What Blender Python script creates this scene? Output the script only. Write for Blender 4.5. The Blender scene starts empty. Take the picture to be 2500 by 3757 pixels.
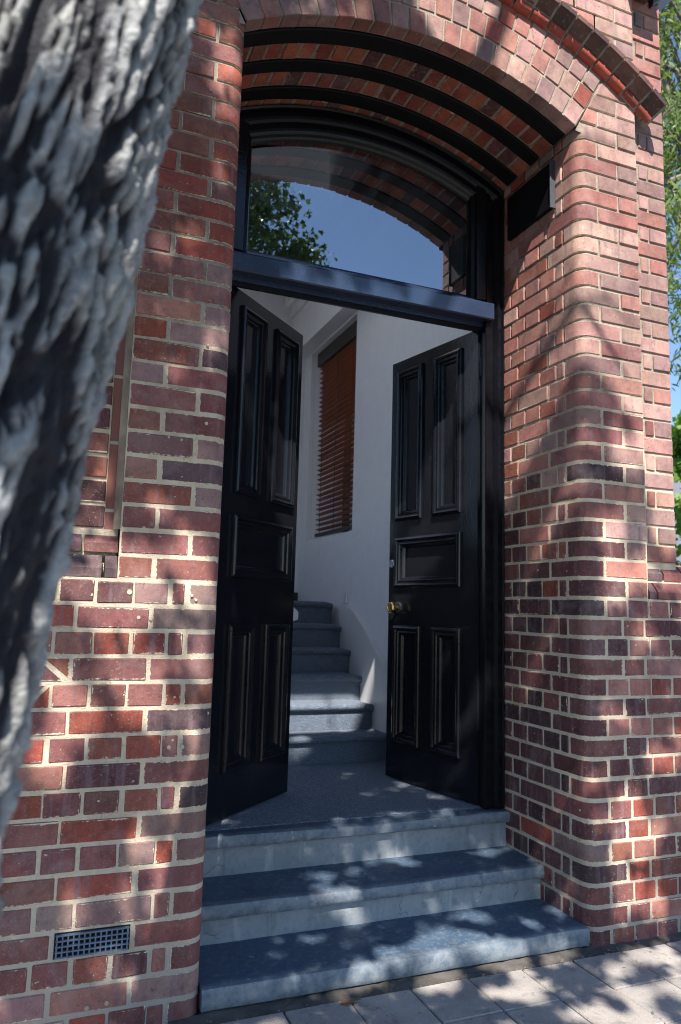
import bpy, bmesh, math, random
import numpy as np
from mathutils import Vector, Matrix, noise
random.seed(7); rng = np.random.default_rng(7)
C = bpy.context.scene.collection
sc = bpy.context.scene

# ------------------------------------------------------------------ camera, sky, sun, exposure
cam_d = bpy.data.cameras.new('camera'); cam = bpy.data.objects.new('camera', cam_d); C.objects.link(cam)
CAM = Vector((-0.58829, -2.61365, -0.0808))
cam.matrix_world = Matrix(((0.9278968, -0.0733540, -0.3655498, CAM.x), (-0.3718533, -0.1108985, -0.9216434, CAM.y),
                           (0.0270673, 0.9911209, -0.1301793, CAM.z), (0, 0, 0, 1)))
cam_d.sensor_fit = 'VERTICAL'; cam_d.sensor_height = 36.0; cam_d.sensor_width = 24.0
cam_d.lens = 2733.548 / 3757 * 36
cam_d.clip_start = 0.05; cam_d.clip_end = 2000
cam_d.dof.use_dof = True; cam_d.dof.focus_distance = 2.95; cam_d.dof.aperture_fstop = 3.6
sc.camera = cam

SA, SB = 0.32, 1.30
SUN = Vector((SA, 1.0, -SB)).normalized()          # travel direction of the sunlight
world = bpy.data.worlds.new('World'); sc.world = world; world.use_nodes = True
wn = world.node_tree; bg = wn.nodes['Background']
sky = wn.nodes.new('ShaderNodeTexSky'); sky.sky_type = 'NISHITA'; sky.sun_disc = False
sky.sun_elevation = math.asin(-SUN.z); sky.sun_rotation = math.atan2(-SUN.x, -SUN.y)
sky.air_density = 1.0; sky.dust_density = 0.1; sky.ozone_density = 4.0
wn.links.new(sky.outputs[0], bg.inputs[0]); bg.inputs[1].default_value = 0.10
sun_d = bpy.data.lights.new('sun', 'SUN'); sun_d.energy = 5.0; sun_d.angle = math.radians(0.53); sun_d.color = (1, .94, .86)
sun = bpy.data.objects.new('sun', sun_d); C.objects.link(sun); sun.rotation_euler = SUN.to_track_quat('-Z', 'Y').to_euler()
sun.location = (-2, -8, 9)
sc.cycles.pixel_filter_type = 'BLACKMAN_HARRIS'; sc.cycles.filter_width = 1.05
sc.view_settings.view_transform = 'Standard'; sc.view_settings.look = 'None'
sc.view_settings.exposure = 1.2; sc.view_settings.gamma = 1; sc.view_settings.use_curve_mapping = False

# ------------------------------------------------------------------ helpers
WO = {}
def org(o): return WO.get(o.name, Vector((0, 0, 0)))
def put(o, parent, loc):
    C.objects.link(o); loc = Vector(loc); WO[o.name] = loc
    if parent is not None:
        o.parent = parent; o.location = loc - org(parent)
    else: o.location = loc
def thing(name, label, cat, loc=(0, 0, 0), group=None):
    o = bpy.data.objects.new(name, None); put(o, None, loc); o['label'] = label; o['category'] = cat
    o.empty_display_size = .1
    if group: o['group'] = group
    return o
def tag(o, label, cat, group=None):
    o['label'] = label; o['category'] = cat
    if group: o['group'] = group
    return o
def mesh(name, verts, faces, mat, parent=None, smooth=None, loc=None, uvs=None, kind=None):
    v = np.asarray(verts, float)
    if loc is None: loc = (v.min(0) + v.max(0)) / 2
    me = bpy.data.meshes.new(name); me.from_pydata((v - np.array(loc)).tolist(), [], faces)
    me.materials.append(mat)
    if uvs is not None:
        for nm, arr in zip(('ua', 'ub'), uvs):
            l = me.uv_layers.new(name=nm); idx = np.empty(len(me.loops), np.int32); me.loops.foreach_get('vertex_index', idx)
            l.data.foreach_set('uv', np.asarray(arr, np.float32)[idx].ravel())
    if smooth is not None:
        me.polygons.foreach_set('use_smooth', [True] * len(me.polygons)); me.set_sharp_from_angle(angle=math.radians(smooth))
    o = bpy.data.objects.new(name, me); put(o, parent, loc)
    if kind: o['kind'] = kind
    return o
class MB:
    def __init__(s): s.v = []; s.f = []
    def add(s, v, f):
        b = len(s.v); s.v += [tuple(p) for p in v]; s.f += [tuple(i + b for i in q) for q in f]; return s
    def box(s, x0, x1, y0, y1, z0, z1, bev=0.0):
        c = [(x, y, z) for x in (x0, x1) for y in (y0, y1) for z in (z0, z1)]
        return s.hexa([c[0], c[4], c[1], c[5], c[2], c[6], c[3], c[7]], bev)
    def hexa(s, c, bev=0.0):
        # corners c[i + 2*j + 4*k]
        c = [Vector(p) for p in c]
        if bev <= 0:
            return s.add(c, [(0, 1, 3, 2), (4, 6, 7, 5), (0, 4, 5, 1), (2, 3, 7, 6), (0, 2, 6, 4), (1, 5, 7, 3)])
        v, f = chamfer(c, bev); return s.add(v, f)
    def tube(s, pts, rad, n=8, cap=True):
        pts = [Vector(p) for p in pts]; b = len(s.v); rs = rad if isinstance(rad, (list, tuple)) else [rad] * len(pts)
        for i, p in enumerate(pts):
            t = (pts[min(i + 1, len(pts) - 1)] - pts[max(i - 1, 0)]).normalized()
            u = t.orthogonal().normalized() if i == 0 else (u - t * u.dot(t)).normalized()
            w = t.cross(u)
            for k in range(n):
                a = 2 * math.pi * k / n; s.v.append(tuple(p + (u * math.cos(a) + w * math.sin(a)) * rs[i]))
        for i in range(len(pts) - 1):
            for k in range(n):
                a = b + i * n + k; c2 = b + i * n + (k + 1) % n; s.f.append((a, c2, c2 + n, a + n))
        if cap:
            s.f.append(tuple(b + k for k in range(n))[::-1]); s.f.append(tuple(b + (len(pts) - 1) * n + k for k in range(n)))
        return s
    def build(s, name, mat, parent=None, smooth=None, kind=None, loc=None):
        return mesh(name, s.v, s.f, mat, parent, smooth, kind=kind, loc=loc)
def chamfer(c, b):
    # 8 corners -> 24 verts; every face inset by b, joined by chamfers
    v = []; idx = {}
    for k in range(8):
        bits = [(k >> a) & 1 for a in range(3)]
        e = []
        for a in range(3):
            o = c[k ^ (1 << a)]; d = o - c[k]; L = max(d.length, 1e-6); e.append(d / L * min(b, L * .4))
        for a in range(3):
            p = c[k].copy()
            for a2 in range(3):
                if a2 != a: p = p + e[a2]
            idx[(k, a)] = len(v); v.append(p)
    f = []
    for a in range(3):
        a1, a2 = (a + 1) % 3, (a + 2) % 3
        for s0 in (0, 1):
            q = [(s0 << a) | (p << a1) | (r << a2) for p, r in ((0, 0), (1, 0), (1, 1), (0, 1))]
            q = [idx[(k, a)] for k in q]; f.append(tuple(q if s0 else q[::-1]))
    for a in range(3):        # edges parallel to axis a
        a1, a2 = (a + 1) % 3, (a + 2) % 3
        for s1 in (0, 1):
            for s2 in (0, 1):
                k0 = (s1 << a1) | (s2 << a2); k1 = k0 | (1 << a)
                q = (idx[(k0, a1)], idx[(k1, a1)], idx[(k1, a2)], idx[(k0, a2)])
                f.append(q if (s1 ^ s2) else q[::-1])
    for k in range(8):
        q = (idx[(k, 0)], idx[(k, 1)], idx[(k, 2)]); f.append(q[::-1] if bin(k).count('1') % 2 == 0 else q)
    # fix orientation outward
    cen = sum(c, Vector()) / 8
    out = []
    for q in f:
        a, b2, d = v[q[0]], v[q[1]], v[q[2]]
        n = (b2 - a).cross(d - a); m = sum((v[i] for i in q), Vector()) / len(q)
        out.append(tuple(q) if n.dot(m - cen) >= 0 else tuple(q[::-1]))
    return v, out
def sweep(profile_pts, frames):
    # frames: list of functions mapping (a, b) -> point; returns verts and faces
    v = []; n = len(profile_pts)
    for fr in frames: v += [fr(*p) for p in profile_pts]
    f = [(i * n + j, i * n + j + 1, (i + 1) * n + j + 1, (i + 1) * n + j) for i in range(len(frames) - 1) for j in range(n - 1)]
    return v, f
def clip(poly, n, d):          # keep points with n.p >= d
    out = []
    for i in range(len(poly)):
        a, b = poly[i], poly[(i + 1) % len(poly)]; da = n[0] * a[0] + n[1] * a[1] - d; db = n[0] * b[0] + n[1] * b[1] - d
        if da >= 0: out.append(a)
        if (da >= 0) != (db >= 0): t = da / (da - db); out.append((a[0] + t * (b[0] - a[0]), a[1] + t * (b[1] - a[1])))
    return out
def area(p): return abs(sum(p[i][0] * p[(i + 1) % len(p)][1] - p[(i + 1) % len(p)][0] * p[i][1] for i in range(len(p)))) / 2

# ------------------------------------------------------------------ materials
def new_mat(name):
    m = bpy.data.materials.new(name); m.use_nodes = True; t = m.node_tree
    return m, t, t.nodes['Principled BSDF']
def N(t, typ, **kw):
    n = t.nodes.new(typ)
    for k, v in kw.items():
        if k == 'ins':
            for i, x in v.items():
                if isinstance(x, bpy.types.NodeSocket): t.links.new(x, n.inputs[i])
                else: n.inputs[i].default_value = x
        else: setattr(n, k, v)
    return n
def noise_n(t, vec, scale, detail=4, rough=.6, dist=0):
    return N(t, 'ShaderNodeTexNoise', ins={'Vector': vec, 'Scale': scale, 'Detail': detail, 'Roughness': rough, 'Distortion': dist})
def ramp(t, fac, lo, hi, a=0.0, b=1.0):
    return N(t, 'ShaderNodeMapRange', clamp=True, ins={0: fac, 1: lo, 2: hi, 3: a, 4: b}).outputs[0]
def mixc(t, fac, a, b, mode='MIX'):
    n = N(t, 'ShaderNodeMix', data_type='RGBA', blend_type=mode, clamp_factor=True)
    for i, x in ((0, fac), (6, a), (7, b)):
        if isinstance(x, bpy.types.NodeSocket): t.links.new(x, n.inputs[i])
        else: n.inputs[i].default_value = x if not isinstance(x, tuple) or len(x) == 4 else (*x, 1)
    return n.outputs[2]
def math_n(t, op, a, b=0.0): return N(t, 'ShaderNodeMath', operation=op, ins={0: a, 1: b}).outputs[0]
def bump(t, bs, h, strength, dist):
    b = N(t, 'ShaderNodeBump', ins={'Height': h, 'Strength': strength, 'Distance': dist}); t.links.new(b.outputs[0], bs.inputs['Normal'])
def pos(t): return t.nodes.new('ShaderNodeNewGeometry').outputs['Position']

MORT = (.64, .55, .42)
def brick_material():
    m, t, b = new_mat('fired_brick'); P = pos(t)
    oi = t.nodes.new('ShaderNodeObjectInfo')
    sep = N(t, 'ShaderNodeSeparateXYZ', ins={0: P})
    off = N(t, 'ShaderNodeVectorMath', operation='SCALE', ins={0: oi.outputs['Location'], 3: 37.0}).outputs[0]
    Q = N(t, 'ShaderNodeVectorMath', operation='ADD', ins={0: P, 1: off}).outputs[0]
    n1 = noise_n(t, Q, 9, 5, .65).outputs[0]; n2 = noise_n(t, Q, 60, 4, .7).outputs[0]; n3 = noise_n(t, P, 170, 3, .7).outputs[0]
    # vertical fire flashes and drips
    st = N(t, 'ShaderNodeMapping', ins={0: Q, 'Scale': (34, 34, 3)}).outputs[0]
    n4 = noise_n(t, st, 1.0, 3, .6).outputs[0]
    col = oi.outputs['Color']
    col = mixc(t, ramp(t, n1, .35, .72), col, mixc(t, 1.0, col, (.62, .55, .62, 1), 'MULTIPLY'))
    col = mixc(t, ramp(t, n4, .54, .70, 0, .6), col, (.19, .125, .14))
    col = mixc(t, ramp(t, noise_n(t, Q, 24, 5, .75).outputs[0], .52, .68, 0, .45), col, mixc(t, 1.0, col, (.40, .34, .37, 1), 'MULTIPLY'))
    col = mixc(t, ramp(t, n2, .3, .75, 0, .55), col, mixc(t, 1.0, col, (1.35, 1.25, 1.15, 1), 'MULTIPLY'))
    col = mixc(t, ramp(t, n2, .60, .70, 0, .45), col, (.36, .29, .25))
    col = mixc(t, ramp(t, noise_n(t, Q, 120, 2, .6).outputs[0], .64, .70, 0, .7), col, (.045, .025, .025))
    col = mixc(t, ramp(t, n3, .62, .70, 0, .6), col, (.42, .36, .30))          # grit
    # whitish lime bloom
    bl = noise_n(t, P, 3.1, 6, .7, .6).outputs[0]
    col = mixc(t, ramp(t, bl, .52, .70, 0, .36), col, (.36, .28, .27))
    # grime that runs over several bricks
    gr = noise_n(t, N(t, 'ShaderNodeMapping', ins={0: P, 'Scale': (2.6, 2.6, 1.1)}).outputs[0], 1.0, 5, .65, .5).outputs[0]
    col = mixc(t, ramp(t, gr, .48, .66, 0, .55), col, mixc(t, 1.0, col, (.48, .44, .46, 1), 'MULTIPLY'))
    # hair cracks
    vo = N(t, 'ShaderNodeTexVoronoi', feature='DISTANCE_TO_EDGE', ins={'Vector': noise_n(t, Q, 22, 3, .6).outputs['Color'], 'Scale': 5.5}).outputs[0]
    gate = ramp(t, noise_n(t, Q, 7.5, 2).outputs[0], .53, .63)
    crack = math_n(t, 'MULTIPLY', ramp(t, vo, .004, .012, 1, 0), gate)
    col = mixc(t, math_n(t, 'MULTIPLY', crack, .55), col, (.5, .43, .36))
    # mortar smeared over the arrises
    ua = N(t, 'ShaderNodeUVMap', uv_map='ua').outputs[0]; ub = N(t, 'ShaderNodeUVMap', uv_map='ub').outputs[0]
    mn = N(t, 'ShaderNodeVectorMath', operation='MINIMUM', ins={0: ua, 1: ub}).outputs[0]
    s2 = N(t, 'ShaderNodeSeparateXYZ', ins={0: mn}); d = math_n(t, 'MINIMUM', s2.outputs[0], s2.outputs[1])
    nz = noise_n(t, P, 70, 5, .7).outputs[0]; nb = noise_n(t, Q, 11, 2).outputs[0]
    reach = math_n(t, 'MULTIPLY', math_n(t, 'SUBTRACT', nz, .40), math_n(t, 'MULTIPLY', ramp(t, nb, .35, .7, .008, .034), oi.outputs['Alpha']))
    sm = ramp(t, math_n(t, 'SUBTRACT', reach, d), -.0012, .0006)
    spl = math_n(t, 'MULTIPLY', ramp(t, noise_n(t, P, 48, 2, .5).outputs[0], .735, .765), oi.outputs['Alpha'])
    sm = math_n(t, 'MAXIMUM', sm, spl)
    col = mixc(t, sm, col, mixc(t, ramp(t, n2, .3, .7), tuple(x * .85 for x in MORT), MORT))
    t.links.new(col, b.inputs['Base Color'])
    t.links.new(ramp(t, n1, .3, .7, .62, .85), b.inputs['Roughness'])
    h = math_n(t, 'ADD', math_n(t, 'MULTIPLY', n2, .5), math_n(t, 'ADD', math_n(t, 'MULTIPLY', n3, .25), math_n(t, 'SUBTRACT', math_n(t, 'MULTIPLY', sm, .25), math_n(t, 'MULTIPLY', crack, .5))))
    bump(t, b, h, .9, .0045); b.inputs['Specular IOR Level'].default_value = .35
    return m
def mortar_material():
    m, t, b = new_mat('lime_mortar'); P = pos(t); s = N(t, 'ShaderNodeSeparateXYZ', ins={0: P})
    n1 = noise_n(t, P, 14, 5, .7).outputs[0]; n2 = noise_n(t, P, 160, 3, .7).outputs[0]
    old = ramp(t, math_n(t, 'ADD', s.outputs[2], math_n(t, 'MULTIPLY', noise_n(t, P, 1.7, 3).outputs[0], .9)), .95, 1.6)
    c = mixc(t, old, MORT, (.30, .27, .22)); c = mixc(t, ramp(t, n1, .4, .7), c, mixc(t, 1.0, c, (.8, .74, .66, 1), 'MULTIPLY'))
    c = mixc(t, math_n(t, 'MULTIPLY', old, ramp(t, n1, .5, .66, 0, .8)), c, (.09, .08, .065))
    gr = noise_n(t, N(t, 'ShaderNodeMapping', ins={0: P, 'Scale': (2.6, 2.6, 1.1)}).outputs[0], 1.0, 5, .65, .5).outputs[0]
    c = mixc(t, ramp(t, gr, .46, .66, 0, .6), c, (.36, .30, .235)); c = mixc(t, ramp(t, noise_n(t, P, 38, 4, .7).outputs[0], .60, .70, 0, .55), c, (.27, .22, .17))
    low = ramp(t, math_n(t, 'ADD', s.outputs[2], math_n(t, 'MULTIPLY', n1, .5)), -1.15, -.75, .7, 0)
    c = mixc(t, low, c, (.27, .26, .24)); c = mixc(t, ramp(t, n2, .6, .75, 0, .35), c, (.2, .17, .14))
    t.links.new(c, b.inputs['Base Color']); b.inputs['Roughness'].default_value = .92
    bump(t, b, math_n(t, 'ADD', n2, n1), .8, .006); return m
def paint(name, col, rough, spec=.5, bumpy=.15, coat=0.0, wear=0.0):
    m, t, b = new_mat(name); P = pos(t)
    n1 = noise_n(t, P, 6, 4).outputs[0]; n2 = noise_n(t, P, 90, 3, .6).outputs[0]
    c = mixc(t, ramp(t, n1, .35, .7), col, tuple(min(1, x * 1.25 + .001) for x in col))
    if wear: c = mixc(t, ramp(t, noise_n(t, P, 210, 3, .7).outputs[0], .68, .74, 0, wear), c, (.25, .25, .25))
    t.links.new(c, b.inputs['Base Color']); t.links.new(ramp(t, n1, .3, .7, rough * .85, rough * 1.25), b.inputs['Roughness'])
    b.inputs['Specular IOR Level'].default_value = spec; b.inputs['Coat Weight'].default_value = coat; b.inputs['Coat Roughness'].default_value = .12
    if bumpy: bump(t, b, math_n(t, 'ADD', n2, math_n(t, 'MULTIPLY', n1, 2.0)), bumpy, .003)
    return m
def stone_material(name, c0, c1, c2, rough, streak=1.0):
    m, t, b = new_mat(name); P = pos(t)
    n1 = noise_n(t, P, 3.2, 6, .68, .4).outputs[0]; n2 = noise_n(t, P, 45, 5, .7).outputs[0]; n3 = noise_n(t, P, 260, 2).outputs[0]
    st = N(t, 'ShaderNodeMapping', ins={0: P, 'Rotation': (0, 0, .5), 'Scale': (14, 150, 90)}).outputs[0]; n4 = noise_n(t, st, 1, 3, .7).outputs[0]
    c = mixc(t, ramp(t, n1, .34, .68), c0, c1); c = mixc(t, ramp(t, n2, .5, .78, 0, .7), c, c2)
    c = mixc(t, ramp(t, n4, .64, .78, 0, .5 * streak), c, tuple(min(1, x * 1.7) for x in c2))
    c = mixc(t, ramp(t, n3, .68, .76, 0, .55), c, (.42, .42, .40)); c = mixc(t, ramp(t, noise_n(t, P, 9, 3).outputs[0], .62, .7, 0, .35), c, tuple(x * .5 for x in c0))
    # scuffed pale patches
    c = mixc(t, ramp(t, noise_n(t, P, 26, 2, .5).outputs[0], .74, .76, 0, .6), c, (.4, .42, .42))
    t.links.new(c, b.inputs['Base Color']); t.links.new(ramp(t, n1, .3, .7, rough, rough + .2), b.inputs['Roughness'])
    bump(t, b, math_n(t, 'ADD', n2, math_n(t, 'ADD', math_n(t, 'MULTIPLY', n3, .3), math_n(t, 'MULTIPLY', n4, .3))), .4, .004); return m
def carpet_material():
    m, t, b = new_mat('loop_carpet'); P = pos(t)
    n = noise_n(t, P, 210, 3, .75).outputs[0]; n2 = noise_n(t, P, 60, 3).outputs[0]
    c = mixc(t, ramp(t, n, .40, .60), (.016, .028, .05), (.26, .31, .39)); c = mixc(t, ramp(t, n2, .4, .7, 0, .4), c, (.03, .045, .07))
    t.links.new(c, b.inputs['Base Color']); b.inputs['Roughness'].default_value = .95; b.inputs['Specular IOR Level'].default_value = .1
    b.inputs['Sheen Weight'].default_value = .15
    bump(t, b, n, .9, .006); return m
def plain(name, col, rough=.8, metal=0.0, spec=.5, bmp=0.0, bs=40, var=.15):
    m, t, b = new_mat(name); P = pos(t); n = noise_n(t, P, bs, 4, .6).outputs[0]; n0 = noise_n(t, P, bs * .12, 3).outputs[0]
    c = mixc(t, ramp(t, n0, .3, .7), tuple(x * (1 - var) for x in col), tuple(min(1, x * (1 + var)) for x in col))
    t.links.new(c, b.inputs['Base Color']); b.inputs['Roughness'].default_value = rough; b.inputs['Metallic'].default_value = metal
    b.inputs['Specular IOR Level'].default_value = spec
    if bmp: bump(t, b, n, bmp, .004)
    return m
def leaf_material(name, c0, c1, trans):
    m, t, b = new_mat(name); P = pos(t)
    oi = N(t, 'ShaderNodeNewGeometry'); r = oi.outputs['Random Per Island']
    c = mixc(t, r, c0, c1); n = noise_n(t, P, 30, 2).outputs[0]; c = mixc(t, ramp(t, n, .4, .7, 0, .3), c, tuple(x * .6 for x in c0))
    t.links.new(c, b.inputs['Base Color']); b.inputs['Roughness'].default_value = .45
    tr = N(t, 'ShaderNodeBsdfTranslucent'); t.links.new(mixc(t, 1.0, c, (1.5, 1.6, .7, 1), 'MULTIPLY'), tr.inputs[0])
    mx = N(t, 'ShaderNodeMixShader', ins={0: trans, 1: b.outputs[0], 2: tr.outputs[0]}); t.links.new(mx.outputs[0], t.nodes['Material Output'].inputs[0]); return m
def glass_material(name, refl, tint, edge=.0):
    m, t, b = new_mat(name)
    gl = N(t, 'ShaderNodeBsdfGlossy', ins={'Roughness': 0.004, 'Color': (.93, .96, 1, 1)}); tr = N(t, 'ShaderNodeBsdfTransparent', ins={0: (*tint, 1)})
    fr = N(t, 'ShaderNodeFresnel', ins={0: 1.5}); f = math_n(t, 'MINIMUM', math_n(t, 'ADD', fr.outputs[0], refl), 1.0)
    bp = N(t, 'ShaderNodeBump', ins={'Height': noise_n(t, pos(t), 2.2, 1).outputs[0], 'Strength': .03, 'Distance': .02}); t.links.new(bp.outputs[0], gl.inputs['Normal'])
    mx = N(t, 'ShaderNodeMixShader', ins={0: f, 1: tr.outputs[0], 2: gl.outputs[0]}); t.links.new(mx.outputs[0], t.nodes['Material Output'].inputs[0]); return m
def bark_material():
    m, t, b = new_mat('fissured_bark'); P = pos(t)
    at = N(t, 'ShaderNodeAttribute', attribute_name='fissure').outputs['Fac']
    n1 = noise_n(t, P, 16, 5, .7).outputs[0]; n2 = noise_n(t, P, 75, 4, .7).outputs[0]; n3 = noise_n(t, P, 6, 3).outputs[0]
    c = mixc(t, ramp(t, n1, .35, .65), (.19, .195, .20), (.40, .405, .41)); c = mixc(t, ramp(t, n2, .5, .7, 0, .7), c, (.50, .50, .49))
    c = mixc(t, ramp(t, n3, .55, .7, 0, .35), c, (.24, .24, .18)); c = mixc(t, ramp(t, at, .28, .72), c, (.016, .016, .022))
    t.links.new(c, b.inputs['Base Color']); b.inputs['Roughness'].default_value = .9
    bump(t, b, math_n(t, 'ADD', n2, n1), .9, .012); return m
def paver_material():
    m, t, b = new_mat('concrete_paver'); P = pos(t); oi = t.nodes.new('ShaderNodeObjectInfo')
    n1 = noise_n(t, P, 5, 5, .7).outputs[0]; n2 = noise_n(t, P, 150, 3, .7).outputs[0]; n3 = noise_n(t, P, 420, 2).outputs[0]
    c = mixc(t, oi.outputs['Random'], (.31, .28, .255), (.38, .345, .315)); c = mixc(t, ramp(t, n1, .4, .7, 0, .7), c, (.21, .19, .18))
    c = mixc(t, ramp(t, n2, .55, .72, 0, .5), c, (.42, .39, .37)); c = mixc(t, ramp(t, n3, .58, .68, 0, .6), c, (.09, .085, .08))
    c = mixc(t, ramp(t, noise_n(t, P, 11, 4, .7, .5).outputs[0], .56, .68, 0, .6), c, (.12, .11, .105)); c = mixc(t, ramp(t, noise_n(t, P, 30, 2, .5).outputs[0], .72, .75, 0, .6), c, (.45, .43, .41)); c = mixc(t, ramp(t, noise_n(t, P, 55, 2, .5).outputs[0], .69, .72, 0, .7), c, (.07, .065, .06))
    t.links.new(c, b.inputs['Base Color']); b.inputs['Roughness'].default_value = .88; bump(t, b, math_n(t, 'ADD', n2, math_n(t, 'MULTIPLY', n3, .5)), .8, .004); return m
def brick_sheet_material():
    m, t, b = new_mat('far_brickwork'); P = pos(t)
    mp = N(t, 'ShaderNodeMapping', ins={0: P, 'Rotation': (math.radians(90), 0, math.radians(90))}).outputs[0]
    br = N(t, 'ShaderNodeTexBrick', ins={'Vector': mp, 'Color1': (.26, .10, .075, 1), 'Color2': (.2, .085, .08, 1), 'Mortar': (.4, .36, .3, 1), 'Scale': 1, 'Mortar Size': .006, 'Brick Width': .24, 'Row Height': .0845})
    t.links.new(br.outputs[0], b.inputs['Base Color']); b.inputs['Roughness'].default_value = .85; return m

M_brick = brick_material(); M_mortar = mortar_material()
M_black = paint('black_gloss_paint', (.007, .008, .011), .11, .33, .16, 0, .14)
M_frame = paint('black_frame_paint', (.003, .0035, .0055), .2, .38, .3, 0, .06)
M_iron = paint('black_iron_paint', (.003, .003, .004), .55, .25, .2)
M_trans = paint('sky_tinted_transom_paint', (.018, .032, .066), .24, .6, .45, .2, .15)  # black paint with the reflected sky's blue put into its base colour
M_tread = stone_material('shade_tinted_slate', (.028, .056, .100), (.062, .098, .148), (.19, .215, .235), .5)  # slate whose base colour carries the blue cast of the shade
M_riser = stone_material('cement_riser', (.19, .215, .235), (.29, .31, .325), (.13, .15, .17), .75, .2)
def worn(m):
    t = m.node_tree; b = t.nodes['Principled BSDF']; src = b.inputs['Base Color'].links[0].from_socket; P = pos(t)
    at = N(t, 'ShaderNodeAttribute', attribute_name='worn').outputs['Fac']; n = noise_n(t, P, 22, 5, .7).outputs[0]
    c = mixc(t, math_n(t, 'MULTIPLY', at, ramp(t, n, .32, .62, .15, .8)), src, (.21, .235, .25)); t.links.new(c, b.inputs['Base Color'])
worn(M_tread)
def stain(m):
    t = m.node_tree; b = t.nodes['Principled BSDF']; src = b.inputs['Base Color'].links[0].from_socket; P = pos(t)
    mp = N(t, 'ShaderNodeMapping', ins={0: P, 'Scale': (11, 4, 1.6)}).outputs[0]; n = noise_n(t, mp, 1, 4, .6, .3).outputs[0]
    c = mixc(t, ramp(t, n, .60, .72, 0, .5), src, (.5, .5, .47)); c = mixc(t, ramp(t, n, .30, .42, .55, 0), c, (.09, .105, .12))
    vo = N(t, 'ShaderNodeTexVoronoi', feature='DISTANCE_TO_EDGE', ins={'Vector': N(t, 'ShaderNodeVectorMath', operation='ADD', ins={0: P, 1: N(t, 'ShaderNodeVectorMath', operation='SCALE', ins={0: noise_n(t, P, 9, 3).outputs['Color'], 3: .12}).outputs[0]}).outputs[0], 'Scale': 3.4}).outputs[0]
    c = mixc(t, math_n(t, 'MULTIPLY', ramp(t, vo, .002, .006, .7, 0), ramp(t, noise_n(t, P, 2.6, 2).outputs[0], .47, .55)), c, (.03, .03, .03)); t.links.new(c, b.inputs['Base Color'])
stain(M_riser)
M_carpet = carpet_material()
M_white = plain('white_wall_paint', (.80, .80, .82), .7, bmp=.08, bs=120, var=.03)
M_ceil = plain('white_ceiling_paint', (.84, .84, .84), .8, var=.02)
M_gloss = plain('white_gloss_trim', (.70, .70, .70), .35, var=.02)
M_dark = plain('dark_timber', (.03, .018, .012), .4)
M_slat = plain('red_brown_timber_slat', (.33, .085, .026), .38, bmp=.1, bs=30, var=.2)
M_brass = plain('aged_brass', (.50, .36, .14), .28, 1.0, bmp=.1, bs=90)
M_chrome = plain('dull_chrome', (.55, .58, .62), .25, 1.0)
M_steel = plain('galvanised_grille', (.13, .17, .24), .55, .3, bmp=.4, bs=120, var=.3)
M_rose = plain('blackened_bronze', (.035, .036, .04), .45, .6, bmp=.2, bs=90)
M_fillet = plain('stained_mortar', (.30, .235, .165), .95, bmp=.8, bs=60, var=.4)
M_void = plain('dark_void', (.004, .004, .005), .9, var=0)
M_glass = glass_material('fanlight_glass', .26, (.02, .024, .03)); M_pane = glass_material('window_glass', .03, (.9, .93, .95))
M_bark = bark_material(); M_paver = paver_material()
M_leaf = leaf_material('plane_leaf', (.035, .075, .018), (.085, .15, .03), .32)
M_gum = leaf_material('gum_leaf', (.10, .16, .04), (.20, .26, .075), .38)
M_bush = leaf_material('bush_leaf', (.09, .19, .03), (.17, .30, .06), .42)
M_wood = plain('grey_branch_bark', (.16, .14, .12), .9, bmp=.5, bs=30, var=.3)
M_ground = plain('street_asphalt', (.06, .06, .062), .9, bmp=.6, bs=200, var=.25)
M_dirt = plain('dry_dirt', (.075, .066, .058), .95, bmp=.9, bs=90, var=.4)
M_grit = plain('pale_grit', (.20, .19, .175), .9, var=.4)
M_grey = plain('grey_render', (.42, .42, .46), .85, var=.05)
def rnd(m, k):
    t = m.node_tree; b = t.nodes['Principled BSDF']; src = b.inputs['Base Color'].links[0].from_socket; r = t.nodes.new('ShaderNodeObjectInfo').outputs['Random']
    c = mixc(t, r, mixc(t, 1.0, src, (1 - k, 1 - k, 1 - k, 1), 'MULTIPLY'), mixc(t, 1.0, src, (1 + k, 1 + k, 1 + k, 1), 'MULTIPLY'))
    n = noise_n(t, pos(t), 55, 4, .7).outputs[0]; c = mixc(t, ramp(t, n, .58, .68, 0, .6), c, (.25, .2, .17)); t.links.new(c, b.inputs['Base Color'])
M_side = brick_sheet_material(); M_hood_d = plain('dark_brown_glazed_brick', (.075, .035, .026), .5, bmp=.5, bs=60, var=.5)
M_hood_r = plain('bright_red_brick', (.25, .042, .022), .6, bmp=.5, bs=80, var=.35)

rnd(M_hood_d, .5); rnd(M_hood_r, .4)
# ------------------------------------------------------------------ masonry layout
W = 1.593; CX, CZ, RI = .79, .755, 1.65
KN = [-18, -17, -8, 0, 8, 16, 27, 45]; KD = [.0265, .02486, .01046, 0, .00113, -.03247, -.08803, -.12]
def Z(n): return .086 * n + float(np.interp(n, KN, KD))
building = thing('brick_building', 'old red brick building with arched doorway and open black double doors', 'building', (W / 2, .3, -1.42))
PAL = {'red': (.25, .060, .038), 'brown': (.215, .076, .050), 'pink': (.32, .145, .115), 'purple': (.19, .074, .066), 'grey': (.25, .158, .138),
       'dark': (.105, .042, .042), 'clinker': (.05, .026, .03), 'blue': (.095, .060, .064), 'orange': (.32, .10, .052), 'pale': (.36, .222, .188)}
def tone(weights):
    ks = list(weights); k = random.choices(ks, [weights[q] for q in ks])[0]; c = PAL[k]; g = random.uniform(.92, 1.40)
    return tuple(min(1, x * g * random.uniform(.94, 1.06)) for x in c)
def paint_brick(o, w, smear): o.color = (*tone(w), smear)
def jit(s): return random.uniform(-s, s)
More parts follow.
